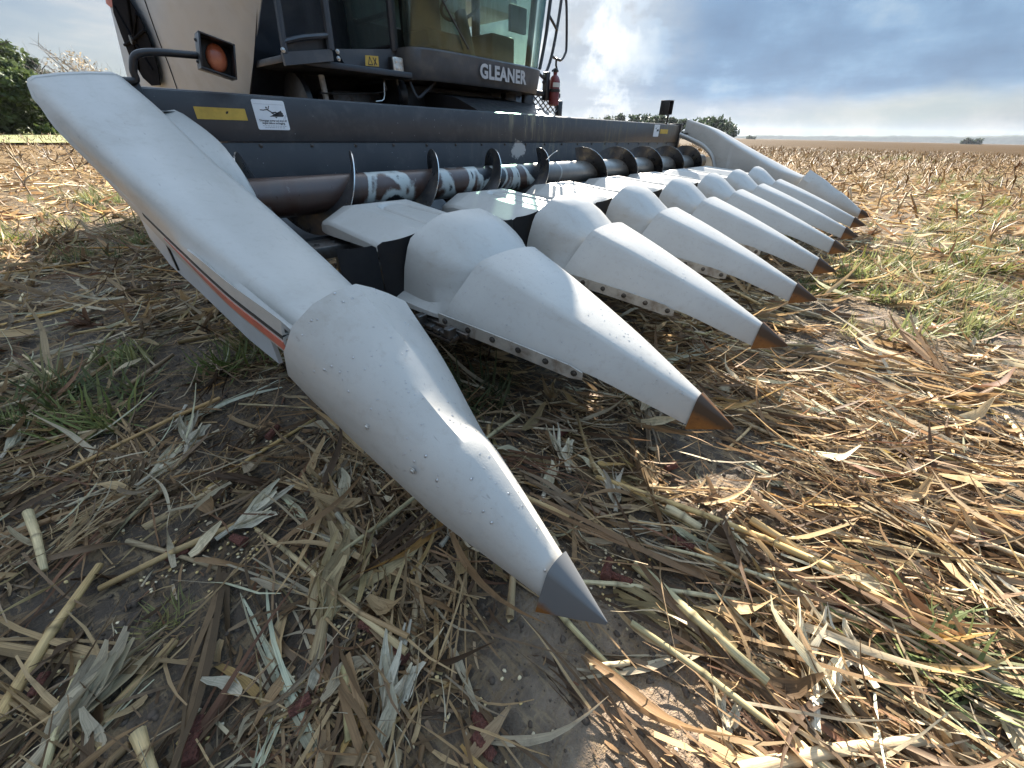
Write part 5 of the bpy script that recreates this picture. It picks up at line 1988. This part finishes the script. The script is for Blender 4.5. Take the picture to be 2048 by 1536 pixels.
HKC = ((0.72, 0.62, 0.45), (0.60, 0.46, 0.27), (0.76, 0.68, 0.53), (0.48, 0.33, 0.18), (0.66, 0.58, 0.43), (0.40, 0.28, 0.16), (0.70, 0.56, 0.35), (0.55, 0.45, 0.31))
hk_me = [proto_mesh('corn_husk', HUSKS[k], M_LEAFDRY, HKC[k]) for k in range(8)]
hx, hy = sector(330, 0.25, 5.0)
k_ = keep(hx, hy)
hx, hy = hx[k_][:210], hy[k_][:210]
for i in range(len(hx)):
    kk = int(rng.integers(0, 8))
    o = link('corn_husk', hk_me[kk])
    s = random.uniform(0.5, 1.1)
    o.scale = (s, s, s * 0.7)
    o.location = (hx[i], hy[i], float(gz(hx[i], hy[i])) + 0.008 + 0.02 * random.random())
    o.rotation_euler = (random.gauss(0, 0.25), random.gauss(0, 0.15), random.uniform(0, 6.28))
    tag(o, '%s loose corn husk %s' % (('cream', 'tan', 'whitish', 'brown', 'pale grey', 'dark brown', 'straw yellow', 'greyish')[kk], where(hx[i], hy[i])), 'corn husk', 'corn husks strewn on the ground')
for (p, yaw, s, k, lab) in (
        ((1130, 930), 0.9, 1.0, 2, 'white frayed husk on dark soil between the two nearest snouts'),
        ((1090, 985), 0.4, 1.0, 0, 'broad cream husk below the second snout'),
        ((650, 1250), 0.9, 1.7, 1, 'large fanned brown husk left of the near snout tip'),
        ((470, 1060), 0.1, 1.0, 2, 'pale husk fan above the kernels at lower left'),
        ((760, 1500), 0.6, 0.85, 0, 'pale rounded husk at the bottom centre left'),
        ((900, 1070), 0.2, 0.9, 4, 'pale husk beside the lower edge of the near snout'),
        ((690, 1010), 1.0, 1.0, 0, 'cream pointed husk under the near snout edge'),
        ((1230, 1010), 0.5, 0.8, 4, 'grey rounded husk right of the near snout'),
        ((100, 1500), 0.6, 1.5, 6, 'broad straw husk at the bottom left edge'),
        ((1630, 1400), 0.2, 1.2, 2, 'white husk leaves in full sun at lower right'),
        ((1720, 1330), 0.9, 0.9, 2, 'crumpled white husk in the sunlit litter'),
        ((1830, 660), 0.4, 1.2, 0, 'fanned straw husk right of the snout tips'),
        ((380, 900), 1.2, 1.0, 2, 'white starry husk in the shade at left')):
    q = atz(*p, -0.08)
    o = link('corn_husk', hk_me[k])
    o.scale = (s, s, s * 0.8)
    o.location = (q.x, q.y, float(gz(q.x, q.y)) + 0.022)
    o.rotation_euler = (0.1, -0.06, yaw)
    tag(o, lab, 'corn husk')

lf_me = [proto_mesh('corn_leaf', (B_LONG + B_WIDE)[k], M_LEAFDRY, PAL[(0, 1, 2, 0, 6, 3, 1, 2, 1, 0, 3, 1)[k]]) for k in range(12)]
lx_, ly_ = sector(520, 0.22, 2.4)
k_ = keep(lx_, ly_)
lx_, ly_ = lx_[k_][:290], ly_[k_][:290]
th = lie(lx_, ly_)
for i in range(len(lx_)):
    kk = int(rng.integers(0, 12))
    o = link('corn_leaf', lf_me[kk])
    s = random.uniform(0.4, 0.95)
    o.scale = (s, s * random.uniform(0.8, 1.3), s)
    o.location = (lx_[i], ly_[i], float(gz(lx_[i], ly_[i])) + 0.012 + 0.03 * random.random())
    o.rotation_euler = (random.gauss(0, 0.5), random.gauss(-0.04, 0.12), float(th[i]))
    tag(o, '%s dry corn leaf %s' % (('long straw', 'long pale twisted', 'brown arching', 'straw sideways bent', 'greenish twisted', 'grey curled', 'pale swept', 'long brown twisted', 'broad cream', 'broad straw', 'broad grey', 'broad pale curled')[kk], where(lx_[i], ly_[i])), 'corn leaf', 'dry corn leaves on the ground')

# cobs with a few kernels spilt beside each
def cob_mesh(seed, L=0.065, r=0.0145):
    n, m_ = 16, 14
    rr_ = random.Random(seed)
    v, f = [], []
    for i in range(m_ + 1):
        t_ = i / m_
        for j in range(n):
            a = 2 * math.pi * (j + 0.5 * (i % 2)) / n
            rad_ = r * (0.86 + 0.20 * ((i + j) % 2) + rr_.uniform(-0.05, 0.05)) * (1.05 - 0.3 * t_)
            v.append((L * (t_ - 0.5), rad_ * math.cos(a), rad_ * math.sin(a)))
    for i in range(m_):
        for j in range(n):
            f.append((i * n + j, i * n + (j + 1) % n, (i + 1) * n + (j + 1) % n, (i + 1) * n + j))
    f += [tuple(range(n))[::-1], tuple(m_ * n + j for j in range(n))]
    me = bpy.data.meshes.new('corn_cob')
    me.from_pydata(v, [], f)
    me.materials.append(M_COB)
    return me


cob_me = [cob_mesh(k, 0.040 + 0.010 * k, 0.0125) for k in range(4)]
kern = Heap()
KP = []
for k in range(3):
    bm = bmesh.new()
    bmesh.ops.create_icosphere(bm, subdivisions=1, radius=1.0)
    vs_ = [v.co.copy() for v in bm.verts]
    fs_ = [[v.index for v in f.verts] for f in bm.faces]
    bm.free()
    KP.append(Proto([(p.x * 0.0048, p.y * 0.0036 * (1 + 0.35 * p.x), p.z * 0.0024) for p in vs_], np.zeros((0, 4), int), fs_, [(p.x, p.y) for p in vs_]))


def kernels(cx_, cy_, spread, n):
    xx, yy = cx_ + rng.normal(0, spread, n), cy_ + rng.normal(0, spread, n)
    kern.add(KP, np.stack([xx, yy, gz(xx, yy) + 0.006], 1), rng.random(n) * 6.28, rng.normal(0, 0.3, n), rng.normal(0, 0.3, n), 0.75 + 0.45 * rng.random(n),
             np.array([(0.74, 0.52, 0.19)]) * (0.8 + 0.3 * rng.random((n, 1))) + rng.random((n, 1)) * np.array([(0.06, 0.16, 0.28)]))


COBS = [((600, 1410), 26, 'red cob end ringed by pale kernels on dark soil at bottom left'), ((740, 1255), 14, 'dark red cob piece in the stalks left of the near tip'), ((795, 1297), 6, 'red cob piece under a leaf left of the near tip'),
        ((385, 1475), 5, 'red broken cob end with pale pith at the bottom left'), ((960, 1447), 5, 'red cob lying across a leaf at the bottom centre'), ((968, 1492), 4, 'frayed red cob end at the bottom centre edge'),
        ((1240, 1158), 22, 'red cob with kernels right of the grey snout tip'), ((1215, 1135), 10, 'broken red cob behind the grey snout tip'), ((1672, 1198), 2, 'red cob in the sunlit stalks at right'), ((1655, 1262), 2, 'small red cob end in the sunlit litter'),
        ((1965, 1090), 2, 'orange red cob in full sun near the right edge'), ((1370, 1092), 3, 'red cob on the lit soil strip'), ((85, 1372), 16, 'red cob with yellow kernels at the left edge'), ((480, 1085), 18, 'red cob with yellow kernels under the pale husk fan'),
        ((550, 872), 10, 'brown cob on dark soil beside the near fender'), ((1120, 868), 24, 'reddish cob with scattered kernels under the second snout'), ((1340, 938), 2, 'red cob below the second snout tip'), ((355, 1105), 14, 'cob crushed under a husk at lower left')]
for i, (p, nk, lab) in enumerate(COBS):
    q = atz(*p, -0.08)
    o = link('corn_cob', cob_me[i % 4])
    o.location = (q.x, q.y, float(gz(q.x, q.y)) + 0.018)
    o.rotation_euler = (random.uniform(0, 6), random.uniform(-0.3, 0.3), random.uniform(0, 6.28))
    tag(o, lab, 'corn cob')
    kernels(q.x, q.y, 0.035 if nk > 9 else 0.05, nk * 2)
xx, yy = sector(240, 0.2, 1.5)
for a, b in zip(xx[:90], yy[:90]):
    kernels(a, b, 0.04, 2)
ko = kern.build('corn_kernels', straw_mat('kernel_skin', 0.0, 0.2, 0.35))
tag(ko, 'loose yellow corn kernels scattered on the soil', 'kernels', kind='stuff')

# soil crumbs
cl = Heap()
CP = []
for k in range(4):
    bm = bmesh.new()
    bmesh.ops.create_icosphere(bm, subdivisions=1, radius=1.0)
    r_ = random.Random(k)
    vs_ = [v.co * r_.uniform(0.65, 1.25) for v in bm.verts]
    fs_ = [[v.index for v in f.verts] for f in bm.faces]
    bm.free()
    CP.append(Proto([(p.x, p.y, p.z * 0.7) for p in vs_], np.zeros((0, 4), int), fs_, [(p.x, p.y) for p in vs_]))
xx, yy = sector(14000, 0.15, 2.4)
m = len(xx)
cl.add(CP, np.stack([xx, yy, gz(xx, yy)], 1), rng.random(m) * 6.28, rng.random(m), rng.random(m), 0.002 + 0.010 * rng.random(m) ** 4, np.ones((m, 3)) * 0.1)
co = cl.build('soil_crumbs', M_CLOD, False)
tag(co, 'dark soil crumbs and small clods between the litter', 'soil', kind='stuff')

# ---- green grass tufts and weeds
def tuft_proto(seed, n, L, spread):
    r = np.random.default_rng(seed)
    P = None
    for k in range(n):
        b = blade(L * (0.5 + 0.7 * r.random()), 0.0055 + 0.003 * r.random(), 4, 0.4, 0.25 * (r.random() - 0.5), 0.6 * (r.random() - 0.5), 0.25, 2, 0.08, 0.8, 0.01, seed * 77 + k)
        b.c = b.c * (0.65 + 0.7 * r.random()) * np.array([1 + 0.35 * r.random(), 1.0, 1.0])
        lift = 0.25 + 1.0 * r.random()
        # blades rise steeply and arch over
        v = b.v.copy()
        f = v[:, 0] / (L * 1.2)
        v[:, 2] -= 0.35 * L * f * f * (1.3 - lift * 0.6)
        b.v = v
        a = r.random() * 6.28
        d = spread * math.sqrt(r.random())
        b2 = b.moved(Matrix.Translation((d * math.cos(a * 3.1), d * math.sin(a * 3.1), 0)) @ Matrix.Rotation(a, 4, 'Z') @ Matrix.Rotation(-lift, 4, 'Y'))
        P = b2 if P is None else P.join(b2)
    return P


GRC = ((0.12, 0.17, 0.045), (0.16, 0.21, 0.055), (0.095, 0.13, 0.038), (0.20, 0.22, 0.07))
tf_me = [proto_mesh('grass_tuft', tuft_proto(1100 + k, 90, 0.16, 0.09), M_GREEN, GRC[k]) for k in range(4)]
SPOTS = [((130, 790), 0.95, 'large dark green grass tuft in the shade at far left'), ((185, 850), 1.1, 'low green grass tuft below the large one at left'), ((60, 850), 1.1, 'green grass tuft at the left edge of the shade'), ((505, 690), 1.0, 'green grass tuft beside the red stripe of the near fender'),
         ((455, 735), 0.9, 'low green grass tuft left of the near fender'), ((560, 720), 0.8, 'small grass tuft against the near snout seam'), ((965, 795), 1.2, 'dark grass tuft in the shade between the two nearest snouts'), ((175, 405), 1.3, 'sunlit pale grass tuft in the field at left'),
         ((40, 490), 1.2, 'yellow green grass tuft at the left edge in the sun'), ((270, 490), 1.1, 'grass tuft at the shadow edge left of the fender'), ((110, 470), 1.0, 'small sunlit grass tuft at left'), ((335, 1240), 0.35, 'tiny feathery weed seedling on bare soil at lower left'),
         ((1650, 590), 1.0, 'grass tuft by the fourth snout tip'), ((1700, 560), 1.3, 'bright grass tuft right of the snout tips'), ((1760, 530), 1.5, 'sunlit grass tuft in the green strip right of the tips'), ((1830, 545), 1.4, 'broad sunlit grass tuft in the green strip'),
         ((1890, 510), 1.3, 'bright green tuft at the right of the strip'), ((1960, 540), 1.5, 'large bright grass tuft near the right edge'), ((2030, 500), 1.4, 'bright grass tuft at the right edge'), ((1990, 415), 1.6, 'sunlit grass tuft farther out near the right edge'),
         ((1920, 400), 1.4, 'small bright tuft among the stubble at right'), ((1570, 505), 0.9, 'grass tuft under the far snouts'), ((1680, 430), 1.0, 'grass tuft beyond the last snout tip'), ((1880, 460), 1.3, 'green tuft between stubble rows at right'),
         ((1800, 320), 3.0, 'far patch of bright grass in the stubble'), ((1740, 600), 0.9, 'low grass in the litter below the green strip'), ((1860, 610), 0.9, 'sparse grass blades in the litter at right'), ((1250, 720), 0.8, 'dark grass wisps under the third snout'),
         ((1870, 1310), 0.9, 'flattened greenish grass tuft in the sunlit straw at lower right'), ((250, 720), 0.9, 'short grass tuft in the shaded litter at left')]
for i, (p, s, lab) in enumerate(SPOTS):
    q = atz(*p, -0.09)
    o = link('grass_tuft', tf_me[i % 4])
    o.scale = (s * 1.3, s * 1.3, s * (0.75 if p[0] > 1400 else 0.9))
    o.location = (q.x, q.y, float(gz(q.x, q.y)) - 0.005)
    o.rotation_euler = (0, 0, random.uniform(0, 6.28))
    tag(o, lab, 'grass')
gr = Heap()
gp = [tuft_proto(1200 + k, 26, 0.14, 0.05) for k in range(4)]
for cx_, cy_, sp_, n in ((4.2, -0.5, 0.7, 60), (6.2, -1.2, 0.9, 50), (11, -2.0, 1.3, 50), (8.5, -0.9, 0.8, 22), (3.2, -0.35, 0.4, 18), (38, 1.0, 2.5, 160), (24, -5.5, 2.5, 110), (-0.6, 2.2, 0.25, 6), (-0.5, 6.5, 0.6, 25), (0.6, 8.6, 0.7, 25), (17, -1.5, 1.8, 70), (-0.4, 4.9, 0.3, 12)):
    xx, yy = cx_ + rng.normal(0, sp_, n), cy_ + rng.normal(0, sp_ * 0.7, n)
    gr.add(gp, np.stack([xx, yy, gz(xx, yy)], 1), rng.random(n) * 6.28, np.zeros(n), np.zeros(n), 0.7 + 0.8 * rng.random(n), np.array(GRC)[rng.integers(0, 4, n)] * (0.9 + 0.4 * rng.random((n, 1))))
go = gr.build('sparse_grass', M_GREEN)
tag(go, 'sparse green grass growing through the residue', 'grass', kind='stuff')

# ================================================================ trees, hills and far fields
def far_point(px, D):
    r = ray(px, 244 + 0.0219 * px)
    h = Vector((r.x, r.y, 0)).normalized()
    return Vector((CAM.x, CAM.y, 0)) + h * D


def height_at(px, py, D):
    r = ray(px, py)
    return CAM.z + r.z / math.hypot(r.x, r.y) * D


def tree(base, H, W_, seed, label, cat='tree', group=None, col=(0.055, 0.085, 0.03), leaf=0.22, n=5200, low=0.12, bare=False, name='tree'):
    r = np.random.default_rng(seed)
    root = empty(name, base)
    tag(root, label, cat, group)
    bm = bmesh.new()
    add_tube(bm, [Vector(base) + Vector((0.02 * H * math.sin(k), 0.015 * H * math.cos(2 * k), H * 0.8 * k / 5)) for k in range(6)], [0.028 * H * (1 - 0.16 * k) for k in range(6)], 7)
    nl = 16 if bare else 9
    ends = []
    for k in range(nl):
        z0 = H * (0.2 + 0.55 * r.random())
        a = r.random() * 6.28
        ln = W_ * (0.45 + 0.5 * r.random())
        e = Vector(base) + Vector((ln * math.cos(a), ln * math.sin(a), z0 + H * (0.12 + 0.22 * r.random())))
        s0 = Vector(base) + Vector((0, 0, z0))
        mid = (s0 + e) / 2 + Vector((0, 0, 0.03 * H))
        add_tube(bm, [s0, mid, e], [0.010 * H, 0.007 * H, 0.003 * H], 5)
        ends.append(e)
        if bare:
            for j in range(6):
                e2 = e + Vector(tuple(r.normal(0, 0.10 * H, 3))) + Vector((0, 0, 0.10 * H))
                add_tube(bm, [mid if j % 2 else e, e2], [0.0035 * H, 0.0015 * H], 4)
    bm_obj('trunk', bm, M_PALEBARK if bare else M_BARK, root, 40)
    # leaf clumps: uneven lobes filled with leaf-sized faces
    lobes = []
    for k in range(int(22 + 10 * r.random())):
        a = r.random() * 6.28
        zf = low + (1.0 - low) * r.random() ** 0.8
        rad_ = W_ * (0.95 * math.sin(math.pi * min(0.97, 0.18 + zf * 0.78)) ** 0.7) * math.sqrt(r.random())
        lobes.append((rad_ * math.cos(a), rad_ * math.sin(a), H * zf * 0.97, W_ * (0.16 + 0.20 * r.random()), 0.65 + 0.7 * r.random()))
    hp = Heap()
    lp = [blade(1.0, 0.55, 2, 0.4, 0.1, 0.3, 0.2, 2, 0.3, 0.5, 0.03, 5 + k) for k in range(3)]
    per = n // len(lobes)
    for (x0, y0, z0, s0, cc) in lobes:
        m_ = max(8, int(per * (s0 / (W_ * 0.26)) ** 2))
        dv = r.normal(0, 1, (m_, 3))
        dv /= np.linalg.norm(dv, axis=1)[:, None]
        rr = s0 * (0.45 + 0.62 * r.random((m_, 1)))
        p = np.array([[x0, y0, z0]]) + dv * rr * np.array([[1, 1, 0.75]])
        p[:, 2] = np.maximum(p[:, 2], 0.02 * H)
        hp.add(lp, p + np.array([tuple(base)]), r.random(m_) * 6.28, r.normal(0, 0.7, m_), r.normal(0, 0.9, m_), leaf * (0.6 + 0.8 * r.random(m_)), np.array([col]) * cc * (0.7 + 0.6 * r.random((m_, 1))))
    cr_ = hp.build('crown', M_FOLIAGE, False)
    cr_.parent = root
    cr_.matrix_parent_inverse = Matrix.Translation(-Vector(root.location))
    return root


D1 = 62.0
for i, (px, top, W_, n, low, lab) in enumerate((
        (15, 84, 4.6, 9000, 0.05, 'tallest dark green tree of the grove behind the near fender'),
        (-75, 60, 5.0, 7000, 0.05, 'big tree at the left picture edge'),
        (62, 128, 2.6, 5200, 0.03, 'lower tree at the right edge of the left grove'),
        (-20, 150, 3.4, 5000, 0.0, 'bushy low tree in front of the left grove'),
        (85, 175, 2.4, 3600, 0.0, 'small bushy tree at the foot of the left grove'))):
    D = D1 + (8 if i == 1 else 0) - (4 if i >= 3 else 0)
    b = far_point(px, D)
    tree((b.x, b.y, -0.1), height_at(px, top, D) * 1.30, W_, 40 + i, lab, leaf=0.36, n=n, low=low, col=((0.085, 0.120, 0.045), (0.07, 0.10, 0.04), (0.09, 0.125, 0.045), (0.085, 0.12, 0.04), (0.08, 0.11, 0.04))[i])
b = far_point(122, 120)
tree((b.x, b.y, -0.1), height_at(122, 124, 120), 2.6, 61, 'small dark round tree peeping over the near fender', leaf=0.5, n=1500, low=0.5)
b = far_point(203, 90)
tree((b.x, b.y, -0.1), height_at(203, 108, 90), 4.2, 62, 'bare pale branched tree beyond the near fender', leaf=0.30, n=420, low=0.55, bare=True, col=(0.34, 0.28, 0.20))
b = far_point(238, 90)
tree((b.x, b.y, -0.1), height_at(238, 135, 90), 3.0, 63, 'thin bare tree beside the pale branched one', leaf=0.26, n=150, low=0.55, bare=True, col=(0.32, 0.27, 0.20))

D2 = 240.0
for i, (px, top) in enumerate(((1185, 240), (1212, 234), (1238, 231), (1262, 231), (1288, 232), (1312, 233), (1336, 236), (1360, 240), (1386, 240), (1408, 236), (1428, 237), (1446, 246))):
    D = D2 + 12 * ((i * 7) % 5 - 2)
    b = far_point(px, D)
    tree((b.x, b.y, -0.1), height_at(px, top, D), 5.2 + (i % 3) * 0.8, 80 + i, '%s tree from the left in the horizon row behind the head' % ('first second third fourth fifth sixth seventh eighth ninth tenth eleventh twelfth'.split()[i]), group='row of trees behind the far end', leaf=1.1, n=1100, low=0.05, col=(0.040, 0.066, 0.030))
for i, (px, top, D, W_, lab) in enumerate(((1932, 279, 700, 4, 'left of two small bushes on the far right horizon'), (1952, 281, 700, 5, 'right of two small bushes on the far right horizon'), (1500, 274, 800, 7, 'lone small tree on the horizon right of the far fender'))):
    b = far_point(px, D)
    tree((b.x, b.y, -0.3), height_at(px, top, D), W_, 120 + i, lab, leaf=2.4, n=420, low=0.05, col=(0.045, 0.068, 0.034))

# wooded hills along the horizon
def ridge(name, D, a0, a1, hmin, hmax, seed, mat, depth=250):
    N = 300
    v, f = [], []
    for i in range(N + 1):
        a = a0 + (a1 - a0) * i / N
        h = hmin + (hmax - hmin) * (0.5 + float(vnoise(np.array([i * 0.03]), np.array([0.0]), 1.0, seed)[0]) + 0.25 * float(vnoise(np.array([i * 0.17]), np.array([3.0]), 1.0, seed + 1)[0])) + (hmax - hmin) * 0.16 * float(vnoise(np.array([i * 0.9]), np.array([7.0]), 1.0, seed + 2)[0])
        c, s = math.cos(a), math.sin(a)
        for dd, hh in ((0, -2), (depth * 0.04, h * 0.55), (depth * 0.12, h), (depth, h * 0.8), (depth * 1.2, -2)):
            v.append((CX + (D + dd) * c, CY + (D + dd) * s, hh))
    for i in range(N):
        for k in range(4):
            f.append((i * 5 + k, i * 5 + k + 1, i * 5 + 5 + k + 1, i * 5 + 5 + k))
    o = mk(name, v, f, mat, None, 60)
    return tag(o, 'low wooded hills along the horizon', 'hills', kind='structure')


ridge('hills', 3200, -0.75, 0.62, 14, 40, 7, M_HILL)
ridge('hills', 1500, 0.55, 2.9, 6, 14, 9, M_HILL)

# sunlit green field in front of the left grove
pl_ = [far_point(px, D) for px, D in ((-420, 34), (330, 34), (330, 75), (-420, 75))]
ff = mk('far_field', [(p.x, p.y, 0.02) for p in pl_], [(0, 1, 2, 3)], M_GRASSFAR)
tag(ff, 'strip of yellow green field before the left grove', 'field', kind='structure')

# ---- the hazy air: one even volume round the whole place
bm = bmesh.new()
add_box(bm, (-4500, -4500, -4.0), (4500, 4500, 70.0))
hz, ht, hout = new_mat('hazy_air')
pv = ht.n('ShaderNodeVolumePrincipled', ins={'Color': (0.80, 0.88, 1.0, 1), 'Density': 0.00006, 'Anisotropy': 0.2})
ht.t.links.new(pv.outputs[0], hout.inputs['Volume'])
haze = bm_obj('haze', bm, hz)
tag(haze, 'pale hazy air over the whole field', 'haze', kind='stuff')
